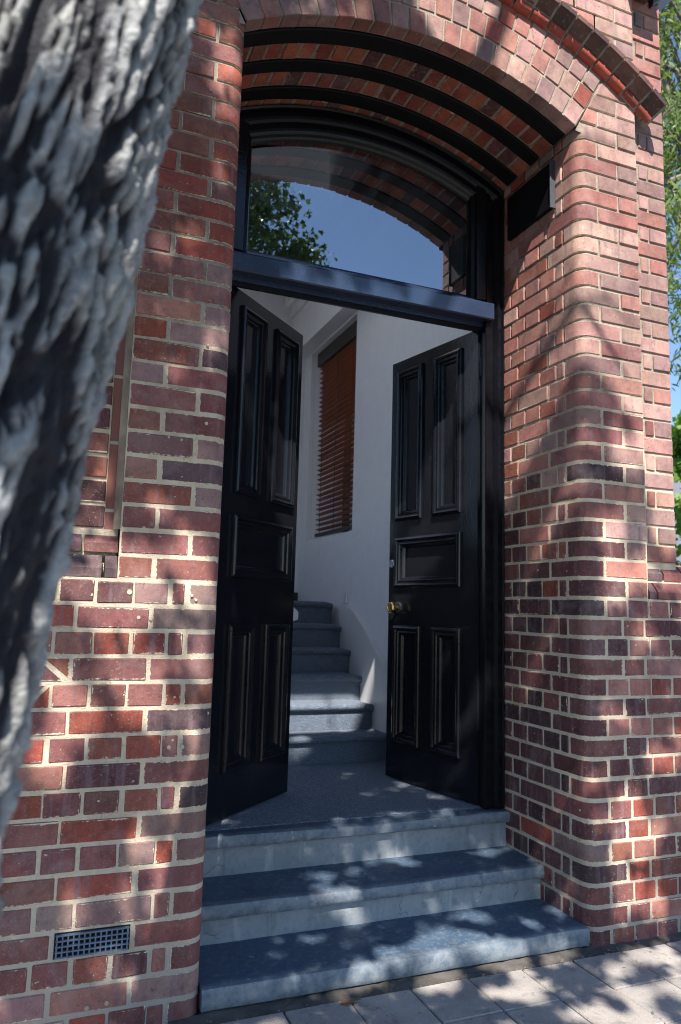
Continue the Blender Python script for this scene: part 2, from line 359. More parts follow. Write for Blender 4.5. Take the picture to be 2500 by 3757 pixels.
def brick_hexa(name, c, parent, w, smear, bev=.0036, jitter=.0014, a_len=0, a_h=1):
    c = [Vector(p) + Vector((jit(jitter), jit(jitter * .8), jit(jitter))) for p in c]
    v, f = chamfer(c, bev)
    # metric coordinates from the two ends and beds, for smeared edges
    e = [(c[1] - c[0]), (c[2] - c[0]), (c[4] - c[0])]; du, dv = e[a_len], e[a_h]; L, H = du.length, dv.length
    ua = []; ub = []
    for i, p in enumerate(v):
        q = p - c[0]; fa = i % 3; pr_ = [e[k] for k in range(3) if k != fa]; A_ = [q.dot(k) / k.length for k in pr_]
        ua.append((A_[0], A_[1])); ub.append((pr_[0].length - A_[0], pr_[1].length - A_[1]))
    o = mesh(name, v, f, M_brick, parent, uvs=(ua, ub)); paint_brick(o, w, smear); return o
def face_brick(parent, x0, x1, z0, z1, y=0.0, w=None, smear=.5, depth=.05, proud=.0, name='brick'):
    z0 += jit(.0018); z1 += jit(.0018); x0 += jit(.002); x1 += jit(.002)
    yy = y - .0022 - proud + jit(.0010); t = jit(.0008)
    return brick_hexa(name, [(x0, yy, z0), (x1, yy + t, z0), (x0, yy, z1), (x1, yy + t, z1), (x0, yy + depth, z0), (x1, yy + depth, z0), (x0, yy + depth, z1), (x1, yy + depth, z1)], parent, w, smear)
def side_brick(parent, x, sgn, y0, y1, z0, z1, w, smear, depth=.05):
    # face looks along -sgn*x : right reveal sgn=+1 (body towards +x)
    xx = x - sgn * .0024 + jit(.0011); t = jit(.0008)
    return brick_hexa('brick', [(xx, y0, z0), (xx + t, y1, z0), (xx, y0, z1), (xx + t, y1, z1), (xx + sgn * depth, y0, z0), (xx + sgn * depth, y1, z0), (xx + sgn * depth, y0, z1), (xx + sgn * depth, y1, z1)], parent, w, smear)
RB = .056
def bull_path(side, a, b, inset=0.0, seg=6):
    # plan path of a rounded corner brick: face run a, reveal run b; side=-1 left pier (corner at x=0), +1 right pier (corner at x=W)
    X = 0.0 if side < 0 else W; s = side; r = RB; pts = []
    pts.append((X + s * a, inset, a)); pts.append((X + s * r, inset, r))
    for i in range(1, seg):
        t = i / seg * math.pi / 2; pts.append((X + s * (r - (r - inset) * math.sin(t)), r - (r - inset) * math.cos(t), r))
    pts.append((X + s * inset, r, r)); pts.append((X + s * inset, b, b)); return pts
def bull_brick(parent, side, a, b, z0, z1, w, smear):
    c = .003; j = jit(.0012); rows = [(z0, .03), (z0 + .0005, c), (z0 + c, j), (z1 - c, j), (z1 - .0005, c), (z1, .03)]
    v = []; ua = []; ub = []; H = z1 - z0
    for z, ins in rows:
        p = bull_path(side, a, b, max(0, ins) + (j if ins == c else 0))
        s = 0; acc = [0]
        for i in range(1, len(p)): s += math.hypot(p[i][0] - p[i - 1][0], p[i][1] - p[i - 1][1]); acc.append(s)
        d0 = Vector((p[0][0] - p[1][0], p[0][1] - p[1][1])).normalized(); d1 = Vector((p[-1][0] - p[-2][0], p[-1][1] - p[-2][1])).normalized()
        q = [(x, y) for x, y, _ in p]
        # ends: chamfer and return
        e0 = (q[0][0], q[0][1] + .03); e1 = (q[-1][0] + side * .03, q[-1][1])
        q[0] = (q[0][0] - d0.x * c, q[0][1]); q[-1] = (q[-1][0], q[-1][1] - d1.y * c)
        q = [e0] + q + [e1]; ac = [0] + acc + [s]
        for (x, y), k in zip(q, ac): v.append((x, y, z)); ua.append((k, z - z0)); ub.append((s - k, z1 - z))
    n = len(q); f = []
    for i in range(len(rows) - 1):
        for k in range(n - 1):
            g = (i * n + k, i * n + k + 1, (i + 1) * n + k + 1, (i + 1) * n + k); f.append(g if side < 0 else g[::-1])
    o = mesh('brick', v, f, M_brick, parent, smooth=40, uvs=(ua, ub)); paint_brick(o, w, smear)
    return o
def core_path(side, xend, yend):
    p = bull_path(side, .2, .2, 0.0)[1:-1]; return [(xend, 0.0)] + [(x, y) for x, y, _ in p] + [((0.0 if side < 0 else W), yend)]
def rec(n, reveal=False):
    if n < 9: return .0012
    return .0012 + min(1, (n - 9) / 10) * (.011 if reveal else .005)
def pier_core(name, side, xend, yend, n0, n1, ztop):
    v = []; zs = [-1.47]
    for n in range(n0, n1 + 1): zs += [Z(n) - .001, Z(n) + .001] if n % 1 == 0 else []
    zs.append(ztop); base = core_path(side, xend, yend); m = len(base); f = []
    for z in zs:
        nn = (z / .0845); ins = rec(nn); insr = rec(nn, True)
        X = 0.0 if side < 0 else W; r = RB
        for x, y in base:
            # move inwards
            fx = min(1, max(0, 1 - abs(x - X) / r)); fy = min(1, max(0, 1 - y / r))
            v.append((x + side * insr * fx if y > 0 or fx > 0 else x, y + ins * (fy if abs(x - X) < r else 1), z))
    for i in range(len(zs) - 1):
        for k in range(m - 1):
            g = (i * m + k, i * m + k + 1, (i + 1) * m + k + 1, (i + 1) * m + k); f.append(g if side < 0 else g[::-1])
    return mesh(name, v, f, M_mortar, building)
w_up = {'red': 4, 'brown': 5, 'pink': .7, 'purple': 1.2}
w_mid = {'red': 1.5, 'brown': 3, 'pink': 2, 'purple': 4, 'grey': 2}
w_low = {'red': 4, 'brown': 2, 'purple': 5, 'dark': 2, 'pink': 2, 'grey': 1}
w_cor = {'purple': 5, 'grey': 3, 'blue': 1, 'brown': 1}
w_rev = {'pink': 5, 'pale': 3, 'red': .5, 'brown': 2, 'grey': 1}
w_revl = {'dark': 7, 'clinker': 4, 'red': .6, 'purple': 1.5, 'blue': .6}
w_rp = {'pale': 6, 'pink': 2, 'grey': 4, 'purple': .5}
def jw(n): return .0125 if n < 8 else .0105
def poly_brick(parent, poly, y, w, smear, depth=.05, bev=.003):
    n = len(poly); cx = sum(p[0] for p in poly) / n; cz = sum(p[1] for p in poly) / n
    if sum(poly[i][0] * poly[(i + 1) % n][1] - poly[(i + 1) % n][0] * poly[i][1] for i in range(n)) < 0: poly = poly[::-1]
    yy = y + jit(.0012); v = []; ua = []
    for k, (ins, dy) in enumerate(((0, depth), (0, bev), (bev, 0))):
        for x, z in poly:
            d = math.hypot(x - cx, z - cz); s = 1 - min(.5, ins * 1.4 / max(d, 1e-4)); v.append((cx + (x - cx) * s, yy + dy, cz + (z - cz) * s)); ua.append((.004 if k == 2 else 0, .03))
    f = [(i + k * n, (i + 1) % n + k * n, (i + 1) % n + (k + 1) * n, i + (k + 1) * n) for k in (0, 1) for i in range(n)] + [tuple(range(2 * n, 3 * n))]
    x0 = min(p[0] for p in poly); x1 = max(p[0] for p in poly); z0 = min(p[1] for p in poly); z1 = max(p[1] for p in poly)
    ua = [(p[0] - x0, p[2] - z0) for p in v]; ub = [(x1 - p[0], z1 - p[2]) for p in v]
    o = mesh('brick', v, f, M_brick, parent, uvs=(ua, ub)); paint_brick(o, w, smear); return o
lp = pier_core('pier', -1, -.353, .70, -17, 29, Z(30)); lp['label'] = 'left brick pier with rounded corner in dappled shade'
rp = pier_core('pier', +1, 1.947, .70, -17, 27, Z(27)); rp['label'] = 'right brick pier with rounded corner in sunlight'
skew = math.radians(28.8)
for n in range(-17, 29):
    j = jw(n) / 2; z0, z1 = Z(n) + j, Z(n + 1) - j; even = n % 2 == 0
    sm = .35 if n > 18 else .75 if n > 6 else 1.0
    wt = w_up if n > 11 else w_mid if n >= 0 else w_low
    # ---- left pier
    a, b = (.23, .11) if even else (.11, .23)
    if n >= 26: a, b = .11 + .12 * even, .11
    bull_brick(lp, -1, a, b, z0, z1, w_cor if n < 14 else w_up, sm)
    if n >= 0:
        for x0, x1 in ([(-.35, -.241)] if even else [(-.35, -.121)]): face_brick(lp, x0, x1, z0, z1, 0, wt, sm)
    else:
        if even: runs = [(-.471, -.241), (-.711, -.482), (-.832, -.722), (-.95, -.843)]
        else: runs = [(-.169, -.122), (-.29, -.18), (-.41, -.301), (-.53, -.421), (-.65, -.541), (-.77, -.661), (-.95, -.781)]
        if n == -13: runs = [(-.169, -.122), (-.41, -.18), (-.53, -.421), (-.65, -.541), (-.77, -.661)]
        for x0, x1 in runs:
            if n == -14 and x0 == -.471: continue           # the air vent sits here
            if n == -4 and x0 == -.711:
                poly_brick(lp, [(-.711, z0), (-.503, z0), (-.585, z1), (-.711, z1)], -.002, w_low, sm); poly_brick(lp, [(-.562, z1), (-.484, z1), (-.484, z0 + .008)], -.002, w_low, sm); continue
            if n == -5 and x0 == -.65:
                poly_brick(lp, [(-.65, z0), (-.622, z0), (-.553, z1), (-.65, z1)], -.002, w_low, sm); poly_brick(lp, [(-.603, z0), (-.538, z0), (-.538, z1 - .004)], -.002, w_low, sm); continue
            face_brick(lp, x0 + jit(.003), x1 + jit(.003), z0, z1, 0, wt, sm * random.uniform(.6, 1.3))
# ---- right pier
for n in range(-17, 27):
    j = jw(n) / 2; z0, z1 = Z(n) + j, Z(n + 1) - j; even = n % 2 == 0
    sm = .3 if n > 18 else .6 if n > 8 else 1.0
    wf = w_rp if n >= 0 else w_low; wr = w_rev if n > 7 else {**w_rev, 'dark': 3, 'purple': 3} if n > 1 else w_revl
    if even: a, b = (.23 if n >= 0 else .202), .11
    else: a, b = .11, .23
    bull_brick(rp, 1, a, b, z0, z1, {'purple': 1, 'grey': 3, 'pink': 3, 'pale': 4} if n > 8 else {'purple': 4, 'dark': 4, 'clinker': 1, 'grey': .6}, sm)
    if n >= 0: runs = [(.241, .35)] if even else [(.121, .35)]
    else: runs = [(.213, .322), (.333, .352)] if even else [(.121, .231), (.242, .352)]
    for x0, x1 in runs:
        if n < 0 and even and x0 == .333: continue
        face_brick(rp, W + x0, W + x1, z0, z1, 0, wf, sm)
    runs = [(.121, .169), (.18, .29), (.301, .41), (.421, .53), (.541, .60)] if even else [(.241, .47), (.481, .60)]
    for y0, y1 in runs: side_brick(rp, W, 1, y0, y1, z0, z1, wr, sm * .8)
    # left reveal, seen only from the side: joined
# ---- left reveal bricks joined into one mesh (hidden from the photograph's side)
mb = MB()
for n in range(-17, 26):
    j = jw(n) / 2; even = n % 2 == 0
    for y0, y1 in ([(.121, .169), (.18, .29), (.301, .41), (.421, .53), (.541, .60)] if even else [(.241, .47), (.481, .60)]):
        mb.box(-.03, -.0005 + jit(.001), y0, y1, Z(n) + j, Z(n + 1) - j, .003)
o = mb.build('reveal_brickwork', M_brick, lp, kind='stuff'); o.color = (*PAL['brown'], .0)

for x, z, r in ((-.21, .505, .004), (-.165, .50, .004), (-.275, -.125, .006), (-.235, -.128, .006), (-.10, -.045, .005), (-.085, -.06, .005), (-.14, -.39, .004), (-.12, -.39, .004), (-.15, -.555, .007), (-.105, -.555, .007), (-.13, 1.86, .005), (-.27, 1.75, .006), (-.08, .57, .006), (-.36, -1.335, .007), (-.30, -1.33, .007), (-.31, -.04, .009), (-.09, .86, .005)):
    v = [(x + r * math.cos(q * .785), -.0048, z + r * math.sin(q * .785)) for q in range(8)] + [(x + r * 1.1 * math.cos(q * .785), .002, z + r * 1.1 * math.sin(q * .785)) for q in range(8)]
    mesh('wall_plug', v, [tuple(range(8))[::-1]] + [(q, (q + 1) % 8, 8 + (q + 1) % 8, 8 + q) for q in range(8)], M_mortar, lp)
# ---- spandrel and upper wall bricks, cut by the arch
up = MB().box(-.353, 1.947, .0065, .30, Z(27) + .0, 3.55)
def wedge_core():
    v = []; f = []; n = 48; R0, R1 = 1.985, 1.985
    top = 3.55
    pts = []
    for i in range(n + 1):
        a = -skew + 2 * skew * i / n; pts.append((CX + R0 * math.sin(a), CZ + R0 * math.cos(a)))
    pts = [(-.353, Z(27)), (CX - RI * math.sin(skew), Z(26.4)), pts[0]] + pts[1:-1] + [pts[-1], (CX + RI * math.sin(skew), Z(26.4)), (1.947, Z(27))]
    pts[0] = (-.353, Z(26)); pts[-1] = (1.947, Z(26)); m = len(pts)
    for x, z in pts: v.append((x, .0065, z))
    for x, z in pts: v.append((x, .0065, top))
    f = [(i, i + 1, m + i + 1, m + i) for i in range(m - 1)]
    b = len(v); v += [(x, .70, top) for x, z in pts[:1] + pts[-1:]] + [(-.353, .70, Z(26)), (1.947, .70, Z(26))]
    f += [(m, 2 * m - 1, b + 1, b), (2 * m - 1, m - 1, b + 3, b + 1), (m, b, b + 2, 0)]
    return mesh('arch_wall', v, f, M_mortar, building)
aw = wedge_core()
RO = 1.997; nrm = (math.cos(skew), -math.sin(skew))
for n in range(27, 41):
    j = jw(n) / 2; z0, z1 = Z(n) + j, Z(n + 1) - j; even = n % 2 == 0
    xs = [1.945]
    seq = [.11 if not even else .0, .23]
    x = 1.943; runs = []
    first = .229 if not even else .11
    while x > .55:
        L = first if x > 1.94 else .229
        runs.append((x - L, x)); x -= L + .011
    for x0, x1 in runs:
        rect = [(x0, z0), (x1, z0), (x1, z1), (x0, z1)]
        if z0 > Z(26):
            # right of the skewback line
            p1 = clip(rect, nrm, nrm[0] * CX + nrm[1] * CZ + .006)
            far = [q for q in rect if math.hypot(q[0] - CX, q[1] - CZ) > RO]
            if len(p1) >= 3 and area(p1) > .0006 and math.hypot((x0 + x1) / 2 - CX, (z0 + z1) / 2 - CZ) < RO + .12 and (x0 + x1) / 2 > 1.55:
                poly_brick(aw, p1, 0, w_rp, .25); continue
            if not far: continue
            mx, mz = (x0 + x1) / 2 - CX, (z0 + z1) / 2 - CZ; d = math.hypot(mx, mz); u = (mx / d, mz / d)
            p2 = clip(rect, u, u[0] * CX + u[1] * CZ + RO)
            if len(p2) >= 3 and area(p2) > .0006: poly_brick(aw, p2, 0, w_rp, .25)
# skewback filler between springing line and course 27 on the right
for n in (26,): pass

# ---- arch rings
arch = None
def ring_core():
    n = 56; prof = [(1.6545, .65), (1.6545, .006), (1.99, .006)]
    fr = []
    for i in range(n + 1):
        a = -skew + 2 * skew * i / n; fr.append(lambda r, y, a=a: (CX + r * math.sin(a), y, CZ + r * math.cos(a)))
    v, f = sweep(prof, fr); return mesh('arch', v, [q[::-1] for q in f], M_mortar, building)
arch = ring_core(); arch['label'] = 'segmental brick arch of three header rings'
def vouss(r0, r1, a0, a1, y0, y1, w, smear, bev=.003, name='brick'):
    P = lambda r, a, y: (CX + r * math.sin(a), y, CZ + r * math.cos(a))
    return brick_hexa(name, [P(r0, a0, y0), P(r0, a1, y0), P(r1, a0, y0), P(r1, a1, y0), P(r0, a0, y1), P(r0, a1, y1), P(r1, a0, y1), P(r1, a1, y1)], arch, w, smear, bev)
w_arch = {'pink': 4, 'pale': 4, 'red': .7, 'grey': 3}; w_sof = {'red': 4, 'orange': 4, 'brown': 2, 'dark': 1}
for k, cnt in enumerate((20, 21, 23)):
    r0 = RI + .115 * k + (.0 if k == 0 else .004); r1 = r0 + .107
    for i in range(cnt):
        a0 = -skew + 2 * skew * i / cnt; a1 = -skew + 2 * skew * (i + 1) / cnt; g = .0045 / r0
        vouss(r0 + jit(.002), r1, a0 + g, a1 - g, jit(.001), .072 if k == 0 else .06, w_arch, .3)
for y0, y1, cnt in ((.168, .268, 21), (.354, .455, 21), (.552, .64, 20)):
    for i in range(cnt):
        a0 = -skew + 2 * skew * (i + 0.0) / cnt; a1 = -skew + 2 * skew * (i + 1) / cnt; g = .0055 / RI
        vouss(RI + jit(.0035), RI + .06, a0 + g, a1 - g, y0 + jit(.002), y1 + jit(.002), w_sof, .8, .004, 'soffit_brick')
def arc_box(name, r0, r1, y0, y1, a0, a1, mat, parent, n=40, bev=.003):
    fr = [(lambda r, y, a=a0 + (a1 - a0) * i / n: (CX + r * math.sin(a), y, CZ + r * math.cos(a))) for i in range(n + 1)]
    pr = [(r0, y0 + bev), (r0, y1 - bev), (r0 + bev, y1), (r1, y1), (r1, y0), (r0 + bev, y0), (r0, y0 + bev)]
    v, f = sweep(pr, fr); m = len(pr); f += [tuple(range(m - 1)), tuple(n * m + k for k in range(m - 1))[::-1]]
    return mesh(name, v, [q[::-1] for q in f], mat, parent, smooth=30)
for y0, y1 in ((.076, .164), (.272, .350), (.459, .548)): arc_box('soffit_bar', RI - .007, RI + .02, y0, y1, -skew * .995, skew * .995, M_iron, building)

# ---- hood mould over the arch
def hood_prof(): return [(1.985, .004), (1.985, -.012), (1.992, -.026), (2.004, -.034), (2.016, -.034), (2.022, -.030)], [(2.022, -.028), (2.026, -.040), (2.034, -.046), (2.046, -.060), (2.058, -.080), (2.060, -.088), (2.084, -.088), (2.088, -.082), (2.096, .004)]
hood = MB()
fr0 = [(lambda r, y, a=math.radians(-38 + 76 * i / 60): (CX + r * math.sin(a), y, CZ + r * math.cos(a))) for i in range(61)]
v, f = sweep([(1.987, .02), (1.987, -.008), (2.02, -.026), (2.05, -.060), (2.082, -.08), (2.09, .02)], fr0)
hm = mesh('hood_mould', v, [q[::-1] for q in f], M_mortar, building); hm['label'] = 'projecting moulded brick hood over the arch'
nh = 27; a_lo, a_hi = math.radians(-37.8), math.radians(37.8)
for i in range(nh):
    g = .006 / 2; a0 = a_lo + (a_hi - a_lo) * i / nh + g; a1 = a_lo + (a_hi - a_lo) * (i + 1) / nh - g
    for nm, pr, mat in (('roll_brick', hood_prof()[0], M_hood_r), ('cove_brick', hood_prof()[1], M_hood_d)):
        dz = jit(.0028)
        fr = [(lambda r, y, a=a: (CX + (r + dz) * math.sin(a), y + dz, CZ + (r + dz) * math.cos(a))) for a in (a0, (a0 + a1) / 2, a1)]
        v, f = sweep(pr, fr); m = len(pr); f = [q[::-1] for q in f] + [tuple(range(m)), tuple(2 * m + k for k in range(m))[::-1]]
        mesh(nm, v, f, mat, hm, smooth=35)

# ---- pilaster strips, side wall, corbel
def strip(name, x0, x1, ylev, n0, n1, seq_e, seq_o, label):
    m = mesh(name, *(lambda b: (b.v, b.f))(MB().box(x0 - .01, x1 - .0015, ylev + .005, .70, -1.47, 3.55)), M_mortar, building); m['label'] = label
    for n in range(n0, n1):
        j = jw(n) / 2
        for a, b in (seq_e if n % 2 == 0 else seq_o): face_brick(m, a, b, Z(n) + j, Z(n + 1) - j, ylev, w_rp if x0 > 0 else {'red': 3, 'brown': 3, 'dark': 2}, .5 if n < 12 else .25)
    return m
strip('pilaster', 1.953, 2.172, .05, 2, 39, [(1.957, 2.170)], [(2.008, 2.056), (2.067, 2.170)], 'narrow recessed brick strip beside the sunlit pier')
strip('pilaster', -.80, -.40, .062, 1, 30, [(-.519, -.405), (-.76, -.53)], [(-.63, -.405), (-.76, -.641)], 'recessed brick wall behind the tree trunk')
MB().hexa([(-.372, .058, Z(2)), (-.3525, .016, Z(2)), (-.372, .058, 2.9), (-.3525, .016, 2.9), (-.372, .1, Z(2)), (-.3525, .1, Z(2)), (-.372, .1, 2.9), (-.3525, .1, 2.9)][:2] + [(-.372, .1, Z(2)), (-.3525, .1, Z(2)), (-.372, .058, 2.9), (-.3525, .016, 2.9), (-.372, .1, 2.9), (-.3525, .1, 2.9)]).build('mortar_fillet', M_fillet, building)
MB().box(-1.4, -.352, .0012, .09, -1.47, Z(0) + .004).build('plinth_core', M_mortar, building)
def coping(parent, xa, xb, step, stop):
    for n, y0, y1, L in ((0, .0, .034, .229), (1, .033, .075, .109)):
        x = xa; k = 0; lo, hi = Z(n) + .006, Z(n + 1) - .006; mid = lo + (hi - lo) * .42
        while x < xb:
            x1 = min(x + (.04 if (n == 0 and k == 0) else L), xb + .2)
            v = [(x, y0, lo), (x1, y0, lo), (x, y0, mid), (x1, y0, mid), (x, y1, hi), (x1, y1, hi), (x, .2, hi), (x1, .2, hi), (x, .2, lo), (x1, .2, lo)]
            if step < 0: v = [(xa + xb - q[0] - .0, q[1], q[2]) for q in v]
            f = [(0, 1, 3, 2), (2, 3, 5, 4), (4, 5, 7, 6), (0, 2, 4, 6, 8), (1, 9, 7, 5, 3)]
            if step < 0: f = [q[::-1] for q in f]
            o = mesh('coping_brick', v, f, M_brick, parent, uvs=([(.02, .02)] * 10, [(.02, .02)] * 10))
            paint_brick(o, {'blue': 2, 'purple': 3, 'grey': 2}, .6); x = x1 + .011; k += 1
coping(building, -.95, -.354, -1, 0)
MB().box(-1.4, -.355, .06, .09, Z(0), Z(2)).build('coping_bed', M_mortar, building)
sw = MB()   # side wall with a window opening
WY0, WY1, WZ0, WZ1 = 2.56, 3.62, .515, 2.235
sw.box(1.60, 2.168, .70, WY0, -1.47, 3.55).box(1.60, 2.168, WY1, 6.0, -1.47, 3.55).box(1.60, 2.168, WY0, WY1, -1.47, WZ0).box(1.60, 2.168, WY0, WY1, WZ1, 3.55)
sw.build('side_wall', M_side, building)
MB().box(-.95, -.36, .07, .70, -1.47, 3.55).box(-3.2, -.95, .0, .70, -1.47, 3.55).build('side_wall', M_side, building)
MB().box(1.90, 2.075, -.105, .06, 3.045, 3.14, .006).box(1.90, 2.10, -.14, .06, 3.145, 3.25, .006).build('corbel', M_hood_d, building)
ev = MB().hexa([(2.10, .02, 3.03), (2.42, .02, 3.32), (2.10, .02, 3.09), (2.42, .02, 3.38), (2.10, 5, 3.03), (2.42, 5, 3.32), (2.10, 5, 3.09), (2.42, 5, 3.38)], .006)
ev.build('eaves_board', M_dark, building)
# inner core: wall above the arch and jamb backs
MB().box(-.36, -.004, .12, .70, -1.47, 2.15).build('jamb_core', M_mortar, building)
MB().box(W + .004, 1.95, .12, .70, -1.47, 2.15).build('jamb_core', M_mortar, building)
MB().box(-.36, 1.95, .58, .70, 2.42, 3.55).build('arch_core', M_mortar, building)
MB().box(-.8, 2.168, .0, 1.30, 3.55, 3.7).box(-.8, 2.168, 2.50, 6, 3.55, 3.7).box(-.8, -.60, 1.30, 2.50, 3.55, 3.7).box(1.30, 2.168, 1.30, 2.50, 3.55, 3.7).build('roof_slab', M_dark, building)

# ---- air vent
vx0, vx1 = -.470, -.241; vz0, vz1 = Z(-14) + .004, Z(-13) - .004
gv = MB(); nx, nz = 13, 4
for i in range(nx + 1):
    x = vx0 + .008 + (vx1 - vx0 - .016) * i / nx; gv.box(x - .0022, x + .0022, -.010, -.001, vz0 + .006, vz1 - .004)
for k in range(nz + 1):
    z = vz0 + .006 + (vz1 - vz0 - .012) * k / nz; gv.box(vx0 + .004, vx1 - .004, -.0115, -.002, z - .0022, z + .0022)
gvo = gv.build('air_vent', M_steel, building); gvo['label'] = 'grey metal air vent grille low in the left pier'
MB().box(vx0, vx1, .0, .0008, vz0, vz1).build('vent_back', M_void, gvo)

# ---- door frame, transom, fanlight
frame = MB()
jp = [(.0, .60), (.012, .588), (.020, .600), (.030, .600), (.034, .592), (.046, .592), (.054, .604), (.062, .616), (.078, .616), (.082, .606), (.106, .606), (.110, .612), (.110, .655), (.074, .655), (.074, .715), (.0, .715)]
zb, zt = -1.017, 2.17
for sgn, X in ((1, 0.0), (-1, W)):
    v = [(X + sgn * a, y, zb) for a, y in jp] + [(X + sgn * a, y, zt) for a, y in jp]; n = len(jp)
    frame.add(v, [((i, i + 1, n + i + 1, n + i) if sgn < 0 else (i + 1, i, n + i, n + i + 1)) for i in range(n - 1)])
frame_o = frame.build('door_frame', M_frame, building, smooth=25)
fan = MB(); n = 48; a_f = math.radians(28.6)
pr = [(1.652, .665), (1.652, .598), (1.640, .586), (1.630, .590), (1.624, .602), (1.612, .602), (1.607, .590), (1.588, .590), (1.582, .604), (1.570, .612), (1.540, .612), (1.534, .624), (1.520, .628), (1.512, .640), (1.500, .644), (1.498, .70), (1.652, .70)]
v, f = sweep(pr, [(lambda r, y, a=-a_f + 2 * a_f * i / n: (CX + r * math.sin(a), y, CZ + r * math.cos(a))) for i in range(n + 1)]); fan.add(v, [q[::-1] for q in f])
# side stiles of the fanlight
for sgn, X in ((1, .106), (-1, W - .106)):
    sp = [(.0, .612), (.010, .600), (.060, .606), (.066, .622), (.082, .630), (.090, .645), (.090, .70), (.0, .70)]
    v = [(X + sgn * a, y, 1.56) for a, y in sp] + [(X + sgn * a, y, 2.20) for a, y in sp]; m = len(sp)
    fan.add(v, [((i, i + 1, m + i + 1, m + i) if sgn < 0 else (i + 1, i, m + i, m + i + 1)) for i in range(m - 1)])
fan_o = fan.build('fanlight_frame', M_frame, building, smooth=25)
gp = []
for i in range(33):
    a = -a_f + 2 * a_f * i / 32; x = CX + 1.51 * math.sin(a); z = CZ + 1.51 * math.cos(a); gp.append((x, z))
gv_ = [(x, .655, z) for x, z in gp] + [(gp[-1][0], .655, 1.57), (gp[0][0], .655, 1.57)]
go = mesh('glass_pane', gv_, [tuple(range(len(gv_)))[::-1]], M_glass, fan_o)
tr = MB(); tp = [(.715, 1.425), (.640, 1.425), (.640, 1.448), (.584, 1.448), (.577, 1.454), (.577, 1.532), (.581, 1.539), (.590, 1.541), (.600, 1.546), (.645, 1.588), (.715, 1.590)]
v = [(.078, y, z) for y, z in tp] + [(W - .078, y, z) for y, z in tp]; m = len(tp)
tr.add(v, [(i, i + 1, m + i + 1, m + i) for i in range(m - 1)] + [tuple(range(m))[::-1], tuple(m + i for i in range(m))])
tr_o = tr.build('transom', M_trans, building, smooth=25)
MB().box(.12, W - .12, .655, .66, 1.405, 1.426).build('draught_strip', M_iron, tr_o)

